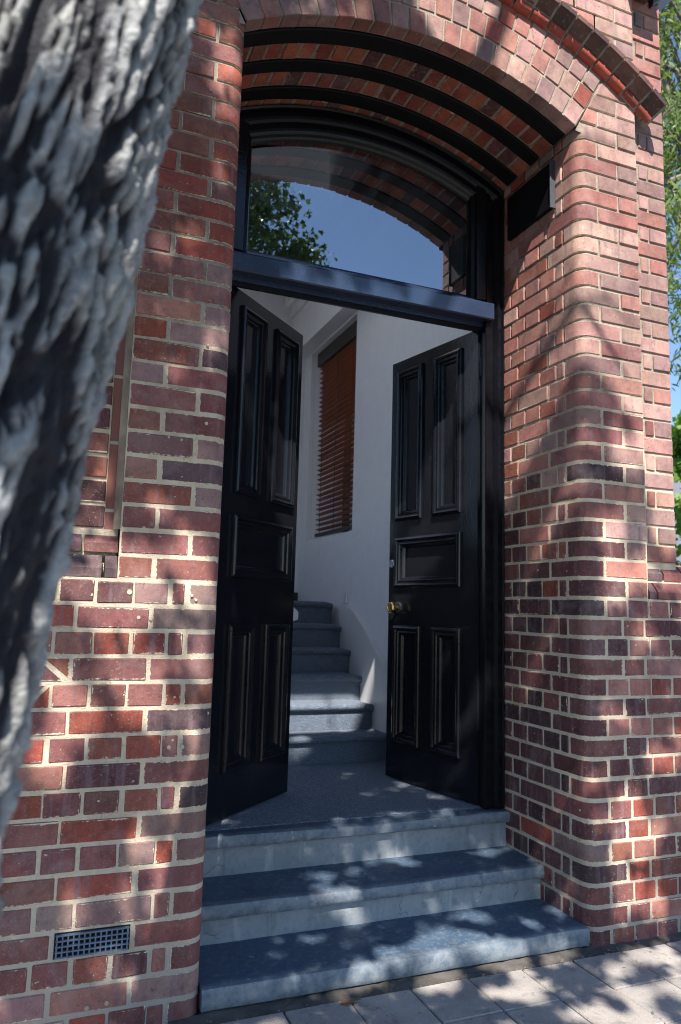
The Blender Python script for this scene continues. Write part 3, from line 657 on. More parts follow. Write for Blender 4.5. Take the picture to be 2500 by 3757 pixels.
# ---- doors
def make_door(hinge, ang, mirror, label):
    d = Vector((math.cos(ang), math.sin(ang), 0)); nrm_ = Vector((d.y, -d.x, 0))      # candidate outward normal
    if nrm_.dot(CAM - Vector((*hinge, 0))) < 0: nrm_ = -nrm_
    w, zb_, zt_ = .735, -1.008, 1.418; H = Vector((*hinge, 0))
    P = lambda s, h, z: H + d * s + nrm_ * h + Vector((0, 0, z))
    s_l = [0, .128, .328, .452, .660, w]; z_l = [zb_, -.798, -.172, .067, .333, .457, 1.338, zt_]
    v = []; f = []; dep = .020; th = .045
    def quad(a, b, c, e, want):
        i = len(v); v.extend([a, b, c, e]); nn = (b - a).cross(c - a); f.append((i, i + 1, i + 2, i + 3) if nn.dot(want) > 0 else (i + 3, i + 2, i + 1, i))
    op = []
    for zi in (1, 3, 5):
        op += [(1, 2, zi), (3, 4, zi)] if zi != 3 else [(1, 4, zi)]
    def is_open(i, k):
        return any(a <= i < b and k == z for a, b, z in op)
    for i in range(5):
        for k in range(7):
            if not is_open(i, k): quad(P(s_l[i], 0, z_l[k]), P(s_l[i + 1], 0, z_l[k]), P(s_l[i + 1], 0, z_l[k + 1]), P(s_l[i], 0, z_l[k + 1]), nrm_)
    for a, b, k in op:
        s0, s1, z0, z1 = s_l[a], s_l[b], z_l[k], z_l[k + 1]
        quad(P(s0, 0, z0), P(s0, 0, z1), P(s0, -dep, z1), P(s0, -dep, z0), d); quad(P(s1, 0, z0), P(s1, 0, z1), P(s1, -dep, z1), P(s1, -dep, z0), -d)
        quad(P(s0, 0, z0), P(s1, 0, z0), P(s1, -dep, z0), P(s0, -dep, z0), Vector((0, 0, 1))); quad(P(s0, 0, z1), P(s1, 0, z1), P(s1, -dep, z1), P(s0, -dep, z1), Vector((0, 0, -1)))
    quad(P(0, -th, zb_), P(w, -th, zb_), P(w, -th, zt_), P(0, -th, zt_), -nrm_)
    quad(P(0, 0, zb_), P(0, -th, zb_), P(0, -th, zt_), P(0, 0, zt_), -d); quad(P(w, 0, zb_), P(w, -th, zb_), P(w, -th, zt_), P(w, 0, zt_), d)
    quad(P(0, 0, zt_), P(w, 0, zt_), P(w, -th, zt_), P(0, -th, zt_), Vector((0, 0, 1))); quad(P(0, 0, zb_), P(w, 0, zb_), P(w, -th, zb_), P(0, -th, zb_), Vector((0, 0, -1)))
    door = mesh('door', v, f, M_black, building); door['label'] = label
    prof = [(-.012, 0), (-.012, .010), (-.008, .017), (.002, .021), (.010, .018), (.013, .010), (.020, .010), (.027, .012), (.031, .006), (.034, -.004), (.040, -.005), (.046, -.012), (.050, -.020)]
    for a, b, k in op:
        s0, s1, z0, z1 = s_l[a], s_l[b], z_l[k], z_l[k + 1]
        pv = [P(s0, -dep, z0), P(s1, -dep, z0), P(s1, -dep, z1), P(s0, -dep, z1)]; nn = (pv[1] - pv[0]).cross(pv[2] - pv[0])
        mesh('panel', pv, [(0, 1, 2, 3) if nn.dot(nrm_) > 0 else (3, 2, 1, 0)], M_black, door)
        mv = []
        for t, h in prof: mv += [P(s0 + t, h, z0 + t), P(s1 - t, h, z0 + t), P(s1 - t, h, z1 - t), P(s0 + t, h, z1 - t)]
        mf = []
        for q in range(len(prof) - 1):
            for e in range(4):
                g = (q * 4 + e, q * 4 + (e + 1) % 4, q * 4 + 4 + (e + 1) % 4, q * 4 + 4 + e); va = [mv[i] for i in g]
                nn = (va[1] - va[0]).cross(va[2] - va[0]); mid = sum(va, Vector()) / 4; ctr = P((s0 + s1) / 2, 0, (z0 + z1) / 2)
                t0, h0 = prof[q]; t1, h1 = prof[q + 1]; inw = (ctr - mid); inw -= nrm_ * inw.dot(nrm_)
                ed = (va[1] - va[0]).normalized(); inn = inw - ed * inw.dot(ed); inn.normalize()
                want = inn * -(h1 - h0) + nrm_ * (t1 - t0)
                mf.append(g if nn.dot(want) > 0 else g[::-1])
        mesh('panel_moulding', mv, mf, M_black, door)
    return door, P, nrm_, d
def lathe(P, s, z, prof, n, mat, name, parent, twist=0.0, sm=None, label=None):
    v = []; f = []
    for h, r in prof:
        for k in range(n):
            a = 2 * math.pi * (k + .5) / n + twist; v.append(P(s + r * math.cos(a), h, z + r * math.sin(a)))
    for i in range(len(prof) - 1):
        for k in range(n): f.append((i * n + k, i * n + (k + 1) % n, (i + 1) * n + (k + 1) % n, (i + 1) * n + k))
    f.append(tuple(range((len(prof) - 1) * n, len(prof) * n)))
    o = mesh(name, v, f, mat, parent, smooth=sm)
    bm = bmesh.new(); bm.from_mesh(o.data); bmesh.ops.recalc_face_normals(bm, faces=bm.faces); bm.to_mesh(o.data); bm.free()
    if label: o['label'] = label
    return o
dL, PL, nL, ddL = make_door((.118, .654), math.radians(43), 0, 'left black panelled door leaf swung inwards')
dR, PR, nR, ddR = make_door((1.468, .66), math.radians(180 - 78), 0, 'right black panelled door leaf with brass knob')
lathe(PR, .640, -.059, [(0, .036), (.004, .036), (.006, .031), (.008, .030), (.009, .012)], 8, M_rose, 'knob_rose', dR)
lathe(PR, .640, -.059, [(.004, .010), (.030, .009), (.034, .016), (.038, .026), (.044, .033), (.060, .033), (.066, .028), (.067, .020), (.064, .018)], 8, M_brass, 'door_knob', dR, label='octagonal aged brass knob')
lk = lathe(PR, .703, .196, [(0, .024), (.006, .024), (.009, .021), (.009, .017), (.006, .016), (.006, .009), (.010, .0085), (.010, .004), (.007, .0035)], 28, M_chrome, 'deadlock', dR, sm=35, label='round chrome deadlock')
for hz in (1.21, .20, -.72):
    b = MB(); h0 = Vector((1.474, .652, 0)); d0 = Vector((math.cos(math.radians(102)), math.sin(math.radians(102)), 0)); nb = Vector((.978, .208, 0))
    c = [Vector((1.470, .650, 0)) + nb * a + Vector((0, 0, z)) - d0 * t for z in (hz - .052, hz + .052) for t in (0, .003) for a in (.004, .040)]
    b.hexa(c); b.tube([Vector((1.512, .650, hz - .05)), Vector((1.512, .650, hz + .05))], .0065, 10)
    b.build('hinge', M_frame, dR)

# ------------------------------------------------------------------ entrance steps
steps = thing('entrance_steps', 'three worn stone steps with cement risers up to the doorway', 'steps', (W / 2, .3, -1.42))
def tread(x0, x1, yf, yb, zt_, th, wear=0.0):
    prof = [(yb, zt_)]
    for i in range(7): prof.append((yb + (yf + .022 - yb) * (1 - (1 - (i + 1) / 7) ** 2), zt_))
    r = th * .5
    for i in range(1, 8):
        a = math.pi * i / 8 - math.pi / 2; prof.append((yf + .022 - .022 * math.cos(a), zt_ - r - r * math.sin(a) * 1.0) if False else (yf + .014 - .014 * math.sin(math.pi * i / 8) ** .55, zt_ - r + r * math.cos(math.pi * i / 8)))
    prof += [(yf + .022, zt_ - th), (yb, zt_ - th)]
    nx_ = 48; v = []; m = len(prof)
    for i in range(nx_ + 1):
        x = x0 + (x1 - x0) * i / nx_; u = (x - x0) / (x1 - x0)
        for k, (y, z) in enumerate(prof):
            fr = max(0, min(1, (yb - y) / (yb - yf))); dip = wear * math.exp(-((u - .52) / .25) ** 2) * fr ** 2 if z > zt_ - th * .75 else 0
            nz_ = noise.noise(Vector((x * 9, y * 9, z * 9))) * .0016 + noise.noise(Vector((x * 40, y * 30, z * 30))) * .0009
            v.append((x, y + (nz_ if k > 7 else 0), z - dip + nz_))
    f = [(i * m + k, i * m + k + 1, (i + 1) * m + k + 1, (i + 1) * m + k) for i in range(nx_) for k in range(m - 1)] + [tuple(range(m))[::-1], tuple(nx_ * m + k for k in range(m))]
    o = mesh('tread', v, [q[::-1] for q in f], M_tread, steps, smooth=40)
    wr = [max(0, min(1, 1 - (q[1] - yf - .012) / .03)) for q in v]
    at = o.data.attributes.new('worn', 'FLOAT', 'POINT'); at.data.foreach_set('value', np.array(wr, np.float32)); return o
def riser(x0, x1, y, z0, z1):
    b = MB(); n = 40; v = []; m = 2
    for i in range(n + 1):
        x = x0 + (x1 - x0) * i / n
        for z in (z0, (z0 + z1) / 2, z1): v.append((x, y + noise.noise(Vector((x * 7, z * 7, y))) * .002, z))
    f = [(i * 3 + k, (i + 1) * 3 + k, (i + 1) * 3 + k + 1, i * 3 + k + 1) for i in range(n) for k in (0, 1)]
    return mesh('riser', v, f, M_riser, steps)
tread(.003, W - .004, -.004, .345, -1.338, .072, .004)
tread(.003, W - .002, .292, .64, -1.190, .056, .007)
tread(.003, W - .002, .558, .655, -1.022, .054, .010)
riser(.001, W - .001, .322, -1.34, -1.244); riser(.001, W - .001, .592, -1.19, -1.074)
MB().box(.01, W - .01, .33, .66, -1.47, -1.247).box(.01, W - .01, .60, .70, -1.3, -1.08).box(.012, W - .012, .03, .33, -1.47, -1.41).build('step_core', M_riser, steps)

# ------------------------------------------------------------------ interior hall
def structure(name, mbx, mat, **kw): o = mbx.build(name, mat, None, **kw); o['kind'] = 'structure'; return o
XW = 1.56; YB = 3.80; ZC = 2.88
structure('hall_floor', MB().box(-.62, 1.60, .645, 1.84, -1.3, -1.017), M_carpet)
structure('hall_ceiling', MB().box(-.62, 1.60, .70, 1.35, ZC, ZC + .1).box(-.62, 1.60, 2.45, YB + .1, ZC, ZC + .1).box(-.62, -.55, 1.35, 2.45, ZC, ZC + .1).box(1.25, 1.60, 1.35, 2.45, ZC, ZC + .1), M_ceil)
structure('added_light_well', MB().box(-.60, -.55, 1.30, 2.50, ZC + .1, 4.55).box(1.25, 1.30, 1.30, 2.50, ZC + .1, 4.55).box(-.55, 1.25, 1.30, 1.35, ZC + .1, 4.55).box(-.55, 1.25, 2.45, 2.50, ZC + .1, 4.55), M_ceil)  # unseen shaft added over the hall to bring in bounced daylight
wl = MB().box(XW, 1.60, .70, WY0, -1.3, ZC).box(XW, 1.60, WY1, YB, -1.3, ZC).box(XW, 1.60, WY0, WY1, -1.3, WZ0).box(XW, 1.60, WY0, WY1, WZ1, ZC)
wl.box(1.60, 1.98, WY1 - .006, WY1 - .001, WZ0, WZ1).box(1.60, 1.98, WY0 + .001, WY0 + .006, WZ0, WZ1).box(1.60, 1.98, WY0 + .006, WY1 - .006, WZ0 + .001, WZ0 + .006).box(1.60, 1.98, WY0 + .006, WY1 - .006, WZ1 - .006, WZ1 - .001)
structure('hall_right_wall', wl, M_white)
structure('hall_back_wall', MB().box(-.62, XW, YB, YB + .1, -1.3, ZC), M_white)
lw = MB().box(-.72, -.62, .70, .85, -1.3, ZC).box(-.72, -.62, 2.15, 3.15, -1.3, ZC).box(-.72, -.62, 3.72, YB, -1.3, ZC).box(-.72, -.62, .85, 2.15, -1.3, .5).box(-.72, -.62, .85, 2.15, 2.80, ZC).box(-.72, -.62, 3.15, 3.72, -1.3, .5).box(-.72, -.62, 3.15, 3.72, 2.80, ZC)  # unseen openings added in this wall to let skylight into the hall
structure('hall_left_wall', lw, M_white)
structure('hall_front_wall', MB().box(-.62, .06, .701, .73, -1.3, ZC).box(.06, 1.53, .701, .73, 2.30, ZC), M_white)
structure('hall_bulkhead', MB().box(1.425, XW, .73, YB, 2.245, 2.62).box(1.395, XW, .73, YB, 2.62, 2.70), M_white)
structure('hall_cornice', MB().box(1.33, 1.42, .73, YB, 2.70, ZC - .002, .02), M_ceil)
# staircase
stairs = thing('carpeted_staircase', 'grey blue carpeted stairs climbing inside the white hall', 'staircase', (1.1, 2.2, -1.017))
ry = [1.80, 1.99, 2.20, 2.41, 2.60, 2.79, 3.2]; hR = .166
for k in range(6):
    z0 = -1.017 + hR * k; zt_ = z0 + hR; y = ry[k]; n = 30
    pr = [(y, z0 - .02), (y, zt_ - .046), (y - .012, zt_ - .044), (y - .024, zt_ - .036), (y - .030, zt_ - .022), (y - .026, zt_ - .008), (y - .014, zt_), (y + .03, zt_), ((ry[k + 1] if k < 5 else YB) + .01, zt_)]
    xs = [-.6 + (XW - .045 + .6) * i / n for i in range(n + 1)]; v = []; m = len(pr)
    for i, x in enumerate(xs):
        e = max(0, (x - (XW - .13)) / .085) if k > 0 else 0
        for yy, z in pr: v.append((x, yy + (.028 * e * e if yy < y + .02 else 0), z - (.014 * e * e if z > zt_ - .05 else 0)))
    f = [(i * m + q, i * m + q + 1, (i + 1) * m + q + 1, (i + 1) * m + q) for i in range(n) for q in range(m - 1)]
    f.append(tuple(n * m + q for q in range(m)))
    mesh('step', v, [q[::-1] for q in f], M_carpet, stairs, smooth=50)
zl = -1.017 + 6 * hR
st = MB(); sp = []
for y, z in ((1.55, -1.015), (1.55, -.75), (1.90, -.41), (2.20, -.20), (2.42, -.075), (2.56, -.045), (2.66, -.04), (2.66, -1.015)): sp.append((y, z))
v = [(XW - .045, y, z) for y, z in sp] + [(XW - .002, y, z) for y, z in sp]; m = len(sp)
st.add(v, [tuple(range(m)), tuple(m + i for i in range(m))[::-1]] + [(i, m + i, m + (i + 1) % m, (i + 1) % m) for i in range(m)])
st.build('stringer', M_gloss, stairs)
MB().box(XW - .016, XW - .001, 2.60, 2.66, -.03, .055, .003).build('skirting_end', M_gloss, stairs)
MB().box(-.60, XW, YB - .02, YB - .001, zl, zl + .085, .004).build('skirting_board', M_dark, stairs)
hr = MB(); hr.hexa([(.60, 2.02, -.30), (1.07, 2.30, -.155), (.60, 2.02, -.20), (1.07, 2.30, -.10), (.62, 2.7, -.02), (1.01, 2.7, -.03), (.62, 2.7, .08), (1.01, 2.7, .07)], .004)
tag(hr.build('stair_rail', M_gloss), 'white painted stair rail end behind the left door', 'handrail')
# window and blind in the side wall
win = MB(); X0, X1 = 1.90, 1.95
for z0, z1 in ((WZ0, WZ0 + .06), (WZ1 - .06, WZ1), (1.30, 1.35)): win.box(X0, X1, WY0, WY1, z0, z1)
for y0, y1 in ((WY0, WY0 + .05), (WY1 - .05, WY1)): win.box(X0 - .001, X1 + .001, y0, y1, WZ0, WZ1)
wino = win.build('window', M_dark, building); mesh('pane', [(1.925, WY0, WZ0), (1.925, WY1, WZ0), (1.925, WY1, WZ1), (1.925, WY0, WZ1)], [(0, 1, 2, 3)], M_pane, wino)
blind = thing('venetian_blind', 'red brown timber venetian blind hanging in the white hall window', 'blind', (1.64, 3.09, .55))
BY0, BY1 = WY0 + .012, 3.50
MB().box(1.575, 1.655, BY0, BY1, 2.075, 2.20, .004).build('valance', M_dark, blind)
z = .60; proto = None; tilt = math.radians(20)
while z < 2.06:
    if proto is None:
        b = MB(); hw = .0195; c, s = math.cos(tilt), math.sin(tilt); pts = [(-hw * c, hw * s), (0, .003), (hw * c, -hw * s)]
        v = [(x, y, q + dz) for y in (0, BY1 - BY0 - .02) for dz in (0, .0028) for x, q in pts]
        b.add(v, [(0, 1, 7, 6), (1, 2, 8, 7), (3, 9, 10, 4), (4, 10, 11, 5), (0, 6, 9, 3), (2, 5, 11, 8), (0, 3, 4, 1), (1, 4, 5, 2), (6, 7, 10, 9), (7, 8, 11, 10)])
        me = bpy.data.meshes.new('slat'); me.from_pydata(b.v, [], b.f); me.materials.append(M_slat); proto = me
    o = bpy.data.objects.new('slat', proto); put(o, blind, (1.615, BY0 + .01, z)); o.rotation_euler = (jit(.004), jit(.05), 0); z += .044
MB().box(1.595, 1.635, BY0 + .005, BY1 - .005, .545, .572, .004).build('bottom_rail', M_dark, blind)
for y in (BY0 + .12, (BY0 + BY1) / 2, BY1 - .14): MB().box(1.588, 1.590, y - .004, y + .004, .56, 2.08).build('ladder_tape', M_dark, blind)
# board on the right reveal
pq = thing('black_board', 'black painted board fixed high on the right brick reveal', 'board', (W, .36, 2.0))
MB().box(W - .024, W - .001, .172, .538, 1.882, 2.120, .003).build('panel', M_iron, pq)
MB().box(W - .030, W - .0005, .164, .174, 1.876, 2.126, .002).build('sunlit_edge_strip', paint('sunlit_worn_black_paint', (.05, .055, .07), .5, .4, .3, 0, .6), pq)  # sunlit edge of the black board, its light put into a greyer paint

# ------------------------------------------------------------------ low wall with splayed coping, right
low = thing('low_brick_wall', 'low brick wall with two courses of sloping coping beside the sunlit pier', 'wall', (2.6, .15, -1.42))
lc = MB().box(1.949, 3.3, .0015, .30, -1.47, Z(0) + .004).box(1.949, 3.3, .078, .30, Z(0), Z(2) - .006).box(1.949, 3.3, .037, .08, Z(1) - .006, Z(1) + .007).box(1.949, 3.3, .045, .08, Z(0), Z(1)).box(1.949, 3.3, .073, .29, Z(2) - .008, Z(2) - .002).build('mortar_core', M_mortar, low)
for n in range(-17, 0):
    j = jw(n) / 2; x = W + (.333 if n % 2 == 0 else .363); k = 0
    while x < 3.2:
        L = .228 if (n % 2 == 0 and k % 2 == 0) else .109
        x1 = x + L
        if not (n % 2 and x1 < 1.96): face_brick(low, x + jit(.003), x1 + jit(.003), Z(n) + j, Z(n + 1) - j, 0, w_low if n < -1 else {'red': 3, 'pink': 2, 'dark': 1}, 1.0)
        x = x1 + .0115; k += 1
coping(low, 1.957, 3.2, 1, 0)

# ------------------------------------------------------------------ ground
g = MB().box(-60, 60, -60, 60, -1.80, -1.475).build('ground', M_ground); g['kind'] = 'structure'
pav = MB().box(-2.6, 3.9, -3.2, .3, -1.474, -1.4285).build('pavement', M_dirt); pav['kind'] = 'structure'
for i in range(-4, 11):
    for k in range(5):
        x0 = .27 + .2375 * i; y1 = -.058 - .2385 * k; t = jit(.002); zz = -1.4195 + jit(.0018)
        c = [(x0 + .003, y1 - .235, -1.47), (x0 + .2345, y1 - .235, -1.47), (x0 + .003, y1, -1.47), (x0 + .2345, y1, -1.47), (x0 + .003, y1 - .235, zz), (x0 + .2345, y1 - .235, zz + t), (x0 + .003, y1, zz), (x0 + .2345, y1, zz + t)]
        v, f = chamfer([Vector(q) for q in c], .004); mesh('paver', v, f, M_paver, pav)
mb = MB()
for i in range(-11, 16):
    for k in range(13):
        if -4 <= i < 11 and k < 5: continue
        x0 = .27 + .2375 * i; y1 = -.058 - .2385 * k
        if x0 + .2345 < 3.9 and x0 > -2.6: mb.box(x0 + .003, x0 + .2345, y1 - .235, y1, -1.47, -1.42, .004)
mb.build('paving', M_paver, pav, kind='stuff')
# dirt, pebbles and dry leaves at the foot of the steps and wall
mb = MB()
for i in range(240):
    x = random.uniform(-.1, 2.6) if i % 2 else random.uniform(1.5, 2.7); y = random.uniform(-.075, -.012) if x < 1.75 else -random.random() ** 2 * .12 - .01; r = random.uniform(.0018, .0055) * (1.5 if random.random() < .1 else 1)
    c = Vector((x, y, -1.426 + r * .5)); a = random.random() * 6
    v = [c + Vector((math.cos(a + q) * r * random.uniform(.7, 1.2), math.sin(a + q) * r * random.uniform(.7, 1.2), h * r * .7)) for h in (-1, 1) for q in (0, 2.1, 4.2)]
    mb.add(v, [(0, 2, 1), (3, 4, 5), (0, 1, 4, 3), (1, 2, 5, 4), (2, 0, 3, 5)])
tag(mb.build('grit', M_grit, kind='stuff'), 'loose grit and crumbs of mortar along the bottom step', 'grit')
v = []; f = []; nx_, ny_ = 120, 6
for i in range(nx_ + 1):
    for k in range(ny_ + 1):
        x = -.1 + 2.9 * i / nx_; y = -.062 + .072 * k / ny_
        v.append((x, y, -1.4275 + .010 * k / ny_ + abs(noise.noise(Vector((x * 14, y * 40, 1)))) * .012))
f = [(i * (ny_ + 1) + k, (i + 1) * (ny_ + 1) + k, (i + 1) * (ny_ + 1) + k + 1, i * (ny_ + 1) + k + 1) for i in range(nx_) for k in range(ny_)]
tag(mesh('dirt_strip', v, f, M_dirt, smooth=60, kind='stuff'), 'strip of dirt between pavers and bottom step', 'dirt')

# ------------------------------------------------------------------ street tree (foreground trunk, crown overhead)
tree = thing('street_tree', 'large street tree with rough pale grey fissured bark leaning close in front', 'tree', (-.85, -1.7, -1.42))
def trunk_axis(z): return Vector((-.765 + .131 * (z + .4) - .021 + .030 * max(-.02, z + .1), -1.72 - .10 * max(0, z - .9), z))
def bark_mesh():
    nu, nz_ = 200, 420; z0, z1 = -1.44, 2.6; vs = np.empty((nz_ + 1, nu, 3)); fi = np.empty((nz_ + 1, nu))
    for i in range(nz_ + 1):
        z = z0 + (z1 - z0) * i / nz_; c = trunk_axis(z); R = .168 + .05 * math.exp(-(z + 1.44) * 3) - .006 * (z + .4)
        for k in range(nu):
            a = 2 * math.pi * k / nu; ca, sa = math.cos(a), math.sin(a)
            wv = noise.noise(Vector((ca * 2.2, sa * 2.2, z * 3.1))) * .6 + noise.noise(Vector((ca * 5, sa * 5, z * 9))) * .25
            nn = lambda f, g, o: abs(noise.noise(Vector((ca * f + wv * .5 + o, sa * f + wv * .5, z * g + wv * .6 + ca * 1.5))))
            w2 = noise.noise(Vector((ca * 3 + 9, sa * 3, z * 5))) * .5
            p = Vector((ca * 3.6 + wv * .9 + w2, sa * 3.6 + wv * .9 - w2, z * 4.2 + wv * 1.6 + ca * 1.2))
            d = noise.voronoi(p)[0]; e = d[1] - d[0]; fv = max(0, 1 - e / .17)
            p2 = Vector((ca * 9 + wv * 2 + w2, sa * 9 + wv * 2, z * 12 + wv * 2)); d2 = noise.voronoi(p2)[0]; f2 = max(0, 1 - (d2[1] - d2[0]) / .22)
            f1 = max(0, 1 - nn(3.6, 1.4, 0) / .12)
            n_ = noise.fractal(Vector((ca * 10, sa * 10, z * 16)), .6, 2.2, 6)
            f3 = max(0, 1 - nn(8.2, 3.4, 5) / .11)
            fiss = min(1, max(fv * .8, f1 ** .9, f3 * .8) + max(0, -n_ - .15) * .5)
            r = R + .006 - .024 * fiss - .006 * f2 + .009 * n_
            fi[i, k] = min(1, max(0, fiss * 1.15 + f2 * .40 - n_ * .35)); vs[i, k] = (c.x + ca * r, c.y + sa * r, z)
    f = [(i * nu + k, i * nu + (k + 1) % nu, (i + 1) * nu + (k + 1) % nu, (i + 1) * nu + k) for i in range(nz_) for k in range(nu)]
    o = mesh('trunk', vs.reshape(-1, 3), f, M_bark, tree, smooth=180)
    at = o.data.attributes.new('fissure', 'FLOAT', 'POINT'); at.data.foreach_set('value', fi.ravel().astype(np.float32)); return o
bark_mesh()
top = trunk_axis(2.6)
for tgt, r in (((-1.6, -3.6, 5.2), .085), ((.2, -4.2, 6.2), .10), ((1.3, -4.9, 5.4), .07), ((.4, -3.4, 7.6), .07), ((-.6, -5.2, 6.8), .07)):
    tg = Vector(tgt); pts = [top - Vector((0, -.02, .25))]
    for q in (.25, .5, .75, 1): pts.append(top.lerp(tg, q) + Vector((jit(.12), jit(.12), .25 * math.sin(q * 3.14))))
    MB().tube(pts, [r * 1.35, r * 1.1, r * .8, r * .55, r * .3], 10).build('limb', M_wood, tree, smooth=60)
def leaves(name, pts, size, shape, mat, parent, droop=0.0, kind='stuff', fold=.25):
    pts = np.asarray(pts); n = len(pts); sh = np.asarray(shape, float); m = len(sh)
    d = rng.normal(size=(n, 3)); d[:, 2] -= droop; d /= np.linalg.norm(d, axis=1)[:, None]
    u = rng.normal(size=(n, 3)); u -= d * (u * d).sum(1)[:, None]; u /= np.linalg.norm(u, axis=1)[:, None]; w = np.cross(d, u)
    s = size * rng.uniform(.65, 1.25, n)
    V = pts[:, None, :] + s[:, None, None] * (sh[None, :, 0:1] * u[:, None, :] + sh[None, :, 1:2] * d[:, None, :] + (np.abs(sh[None, :, 0:1]) * fold) * w[:, None, :])
    V = V.reshape(-1, 3); me = bpy.data.meshes.new(name)
    loc = V.mean(0); V = V - loc
    me.vertices.add(len(V)); me.vertices.foreach_set('co', V.ravel()); me.loops.add(n * m); me.loops.foreach_set('vertex_index', np.arange(n * m, dtype=np.int32))
    me.polygons.add(n); me.polygons.foreach_set('loop_start', np.arange(0, n * m, m, dtype=np.int32)); me.polygons.foreach_set('loop_total', np.full(n, m, np.int32))
    me.update(calc_edges=True); me.validate(); me.materials.append(mat); o = bpy.data.objects.new(name, me); put(o, parent, loc)
    if kind: o['kind'] = kind
    return o
STAR = [(0, -.35), (.16, -.22), (.46, -.28), (.33, -.06), (.56, .14), (.26, .17), (.20, .34), (0, .62), (-.20, .34), (-.26, .17), (-.56, .14), (-.33, -.06), (-.46, -.28), (-.16, -.22)]
# gaps in the crown, found on the facade plane y=0 along the sunlight
OPEN = [(.14, 1.66), (.12, 2.22), (.50, 2.24), (.84, 2.24), (.80, 2.4), (.74, 2.5), (.72, 2.8), (.9, 3.7), (3.1, 3.7), (3.1, .3), (2.3, .25), (2.1, .30), (1.95, .62), (1.76, .95), (1.60, 1.05), (1.2, 1.40), (.9, 1.56), (.5, 1.64)]
GAPS = [(.69, -1.23, .055), (.78, -1.25, .05), (.87, -1.2, .07), (.96, -1.17, .075), (1.02, -1.25, .07), (1.10, -1.33, .075), (.90, -1.32, .07), (.72, -1.32, .045), (.60, -1.36, .05), (.50, -1.44, .04), (1.22, -1.40, .08), (1.43, -1.42, .075), (1.36, -1.17, .035), (1.52, -1.07, .035),
        (.05, -1.04, .03), (.13, -1.08, .035), (.14, -.95, .03), (.79, -.44, .035), (.86, -.56, .04), (1.28, -.52, .04), (.83, -.2, .03), (.36, 1.44, .06), (.6, .95, .04), (.75, .3, .03), (.9, .35, .03), (1.0, .1, .025), (.8, 0, .03), (1.2, .15, .03),
        (-.30, -.10, .06), (-.42, -.12, .05), (-.34, -.30, .05), (-.20, -.32, .045), (-.08, -.28, .04), (-.44, -.45, .06), (-.50, -.62, .05), (-.10, .05, .045), (-.24, .25, .03), (-.14, -.9, .04), (-.06, -.05, .05), (-.3, -.02, .05),
        (-.04, 2.02, .035), (-.10, 1.93, .03), (-.05, 1.8, .03), (-.08, 1.55, .025), (-.16, 2.1, .02), (.3, 2.5, .05), (.5, 2.42, .035), (.62, 2.6, .05), (-.17, 1.28, .03), (-.2, .75, .025), (.45, 2.28, .03), (.65, 2.24, .04), (.74, 2.2, .05), (.25, 2.24, .03)]
def in_poly(x, z, poly):
    c = np.zeros(len(x), bool)
    for i in range(len(poly)):
        (x0, z0), (x1, z1) = poly[i], poly[(i + 1) % len(poly)]
        c ^= ((z0 > z) != (z1 > z)) & (x < (x1 - x0) * (z - z0) / (z1 - z0 + 1e-9) + x0)
    return c
def zone_gaps():
    g = []
    def sc_(n, x0, x1, z0, z1, r0, r1):
        for _ in range(n): g.append((random.uniform(x0, x1), random.uniform(z0, z1), random.uniform(r0, r1)))
    sc_(70, -.2, 3.0, -2.6, -1.48, .03, .09)      # pavement
    sc_(40, 1.72, 2.9, -1.4, .3, .03, .075)
    sc_(12, 1.72, 2.2, .0, 1.0, .03, .07)
    sc_(10, 1.5, 1.75, -1.4, 1.0, .015, .035)       # right plinth
    sc_(26, -.95, .0, -1.4, .05, .02, .05)        # left plinth
    sc_(15, -.62, -.10, -.65, .15, .035, .07)
    sc_(18, -.6, 0, .1, 2.2, .012, .035)           # left pier
    sc_(34, .1, 1.5, -1.1, 1.0, .02, .042)        # hall, doors, upper steps
    sc_(75, -.75, .30, -3.1, -1.48, .05, .11)      # the trunk itself
    return g
GAPS += zone_gaps()
nC = 46000
near = rng.random(nC) < .5; t_ = np.where(near, rng.uniform(1.9, 3.2, nC), rng.uniform(3.6, 5.6, nC)); px = rng.uniform(-1.7, 3.0, nC); pz = rng.uniform(-2.7, 3.6, nC)
# clumped: pull points towards random twig centres
tw = rng.integers(0, 700, nC); tc = np.stack([rng.uniform(-1.6, 2.9, 700), rng.uniform(-2.6, 3.5, 700), rng.uniform(2.6, 5.5, 700)], 1)[tw]
mixm = rng.random(nC) < .6; sg = rng.normal(0, .13, (nC, 3))
px = np.where(mixm, tc[:, 0] + sg[:, 0], px); pz = np.where(mixm, tc[:, 1] + sg[:, 1], pz); t_ = np.where(mixm & ~near, np.maximum(tc[:, 2] + sg[:, 2] + .6, 3.4), t_)
keep = ~in_poly(px, pz, OPEN)
for gx, gz, gr in GAPS: keep &= (px - gx) ** 2 + (pz - gz) ** 2 > (gr + np.where(near, .022, .03)) ** 2
L3 = np.stack([px - SA * t_, -t_, pz + SB * t_], 1)
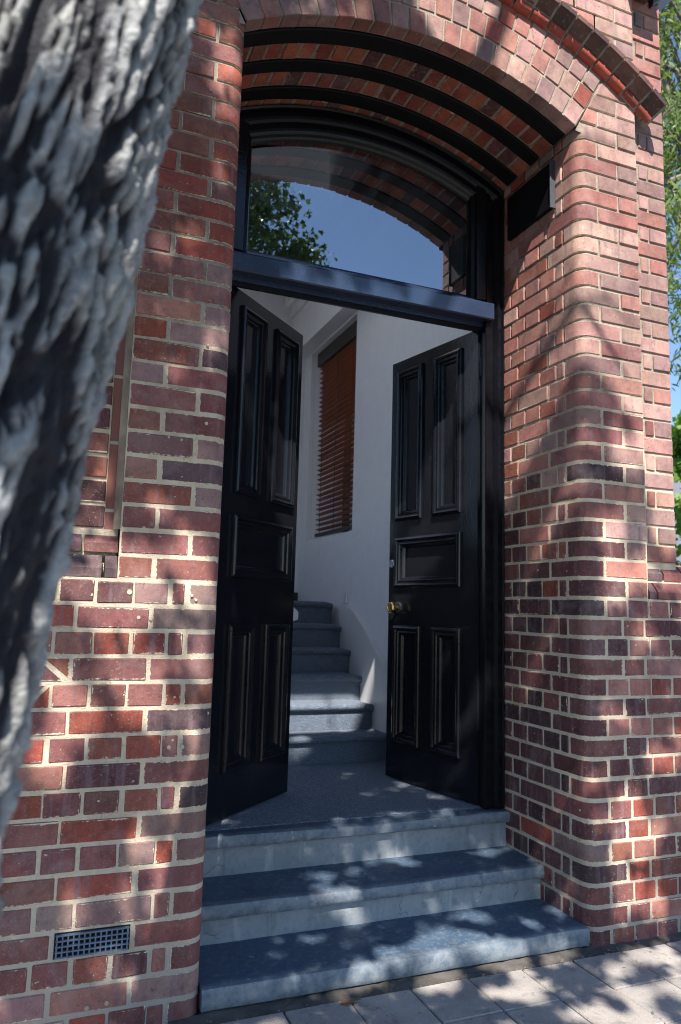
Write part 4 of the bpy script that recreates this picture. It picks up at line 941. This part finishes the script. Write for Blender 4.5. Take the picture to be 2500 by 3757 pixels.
# right-hand outline of the crown
sx = (.655 - 3.924) / (L3[:, 1] - 3.924); xg = -.588 + sx * (L3[:, 0] + .588); zg = -.081 + sx * (L3[:, 2] + .081)
bx = np.interp(zg, [1.55, 1.62, 1.70, 1.78, 1.86, 1.93, 2.0, 2.3], [.68, .62, .52, .54, .46, .38, .36, .30]); bx = bx + .03 * np.sin(zg * 60)
keep &= ~((xg > bx) & (zg > 1.56) & (zg < 2.4))
keep &= ~(near & (zg > 1.5) & (zg < 2.45) & (xg > .0) & (xg < 1.6))
keep &= L3[:, 2] > .95
L3 = L3[keep]
nE = 4200; ce = rng.integers(0, 60, nE); yy = rng.uniform(-6.6, -4.6, nE)
zc = rng.uniform(1.50, 2.15, 60); xc = rng.uniform(-.1, 1, 60) * np.interp(zc, [1.5, 1.62, 1.70, 1.78, 1.86, 1.93, 2.0, 2.3], [.70, .62, .50, .54, .46, .37, .36, .30]) * .95
zq = zc[ce] + rng.normal(0, .045, nE); xq = xc[ce] + rng.normal(0, .045, nE); q_ = (yy - 3.924) / (.655 - 3.924)
E3 = np.stack([-.588 + (xq + .588) * q_, yy, -.081 + (zq + .081) * q_], 1)
E3 = E3[~in_poly(E3[:, 0] - SA * E3[:, 1], E3[:, 2] + SB * E3[:, 1], OPEN)]
L3 = np.concatenate([L3, E3])
leaves('crown', L3, .088, STAR, M_leaf, tree)
def ray_pt(x, z, t): return Vector((x - SA * t, -t, z + SB * t))
for a, b, t0, r in (((1.15, 1.95), (1.86, 1.02), 2.7, .020), ((1.45, 1.56), (1.62, 1.60), 2.7, .010), ((1.62, 1.34), (1.95, 1.28), 2.7, .009), ((.52, 2.6), (.60, 1.62), 3.0, .012)):
    p0, p1 = ray_pt(*a, t0), ray_pt(*b, t0); MB().tube([p0, p0.lerp(p1, .35) + Vector((.02, .03, .03)), p0.lerp(p1, .7) + Vector((-.02, 0, .01)), p1], [r * 1.3, r * 1.1, r * .8, r * .4], 7).build('branch', M_wood, tree, smooth=60)

# ------------------------------------------------------------------ trees and building beyond
LANCE = [(0, -.5), (.09, -.2), (.10, .1), (0, .6), (-.10, .1), (-.09, -.2)]
def far_tree(name, label, base, h, blobs, nleaf, size, shape, mat, droop, limbs):
    t = thing(name, label, 'tree', base, 'trees beyond the building')
    B = Vector(base); MB().tube([B, B + Vector((.1, .05, h * .3)), B + Vector((-.05, .1, h * .62)), B + Vector((.1, 0, h * .9))], [.22, .18, .12, .04], 10).build('trunk', M_wood, t, smooth=60)
    pts = []; lb = MB()
    for (bx_, by_, bz_, r) in blobs:
        c = Vector((bx_, by_, bz_)); lb.tube([B + Vector((0, 0, h * random.uniform(.4, .7))), (B + Vector((0, 0, h * .75))).lerp(c, .5), c], [.07, .045, .012], 6)
        k = nleaf // len(blobs)
        for s in range(max(1, k // 45)):
            d = rng.normal(0, r * .55, 3); e = np.array(c) + d; tip = e + rng.normal(0, .25, 3) + np.array([0, 0, -.35 * droop])
            if s % 3 == 0: lb.tube([c, tuple(e), tuple(tip)], [.014, .009, .004], 4)
            pts.append(e + (tip - e) * rng.random((45, 1)) + rng.normal(0, .13, (45, 3)))
    lb.build('limb', M_wood, t); leaves('crown', np.concatenate(pts), size, shape, mat, t, droop)
def along(t, z): return (-.59 + .735 * t, -2.61 + .70 * t, z)
bl = []
for i in range(34):
    t = random.uniform(11.5, 15); s = random.uniform(-1.6, 1.6); z = random.uniform(4.4, 14.0); x, y, _ = along(t, 0); bl.append((x + .7 * s, y - .7 * s, z, random.uniform(.5, .9)))
far_tree('gum_tree', 'tall gum tree with drooping sunlit leaves against blue sky', (10.3, 6.4, -1.45), 14.5, bl, 24000, .17, LANCE, M_gum, 1.3, 0)
bl = []
for i in range(12):
    t = random.uniform(17.5, 20); s = random.uniform(-.9, 1.3); z = random.choice([random.uniform(-.2, 1.5), random.uniform(2.2, 4.4)]); x, y, _ = along(t, 0); bl.append((x + .9 * s, y - .7 * s, z, random.uniform(.45, .7)))
far_tree('bushy_tree', 'small bright green bushy tree in front of grey building', (14.4, 10.0, -1.45), 4.8, bl, 6000, .2, STAR, M_bush, .2, 0)
fb = thing('grey_building', 'plain grey rendered building beyond the trees', 'building', (26, 20, -1.45))
MB().box(21, 34, 17, 28, -1.45, 6.1).build('wall', M_grey, fb); MB().box(20.8, 34.2, 16.8, 28.2, 6.1, 6.4).build('parapet', M_grey, fb)
for k in range(3): MB().box(20.96, 21.02, 18.5 + 3 * k, 19.9 + 3 * k, 1.0, 2.6).build('window', M_void, fb)

lf = thing('dry_leaf', 'single dry brown leaf lying beside the bottom step', 'leaf', (.50, -.09, -1.415))
v = [(.46, -.085, -1.413), (.48, -.105, -1.409), (.515, -.10, -1.404), (.545, -.085, -1.411), (.51, -.072, -1.408), (.48, -.072, -1.406), (.50, -.087, -1.411)]
mesh('blade', v, [(0, 1, 6), (1, 2, 6), (2, 3, 6), (3, 4, 6), (4, 5, 6), (5, 0, 6)], plain('dry_leaf_brown', (.20, .10, .05), .8), lf)
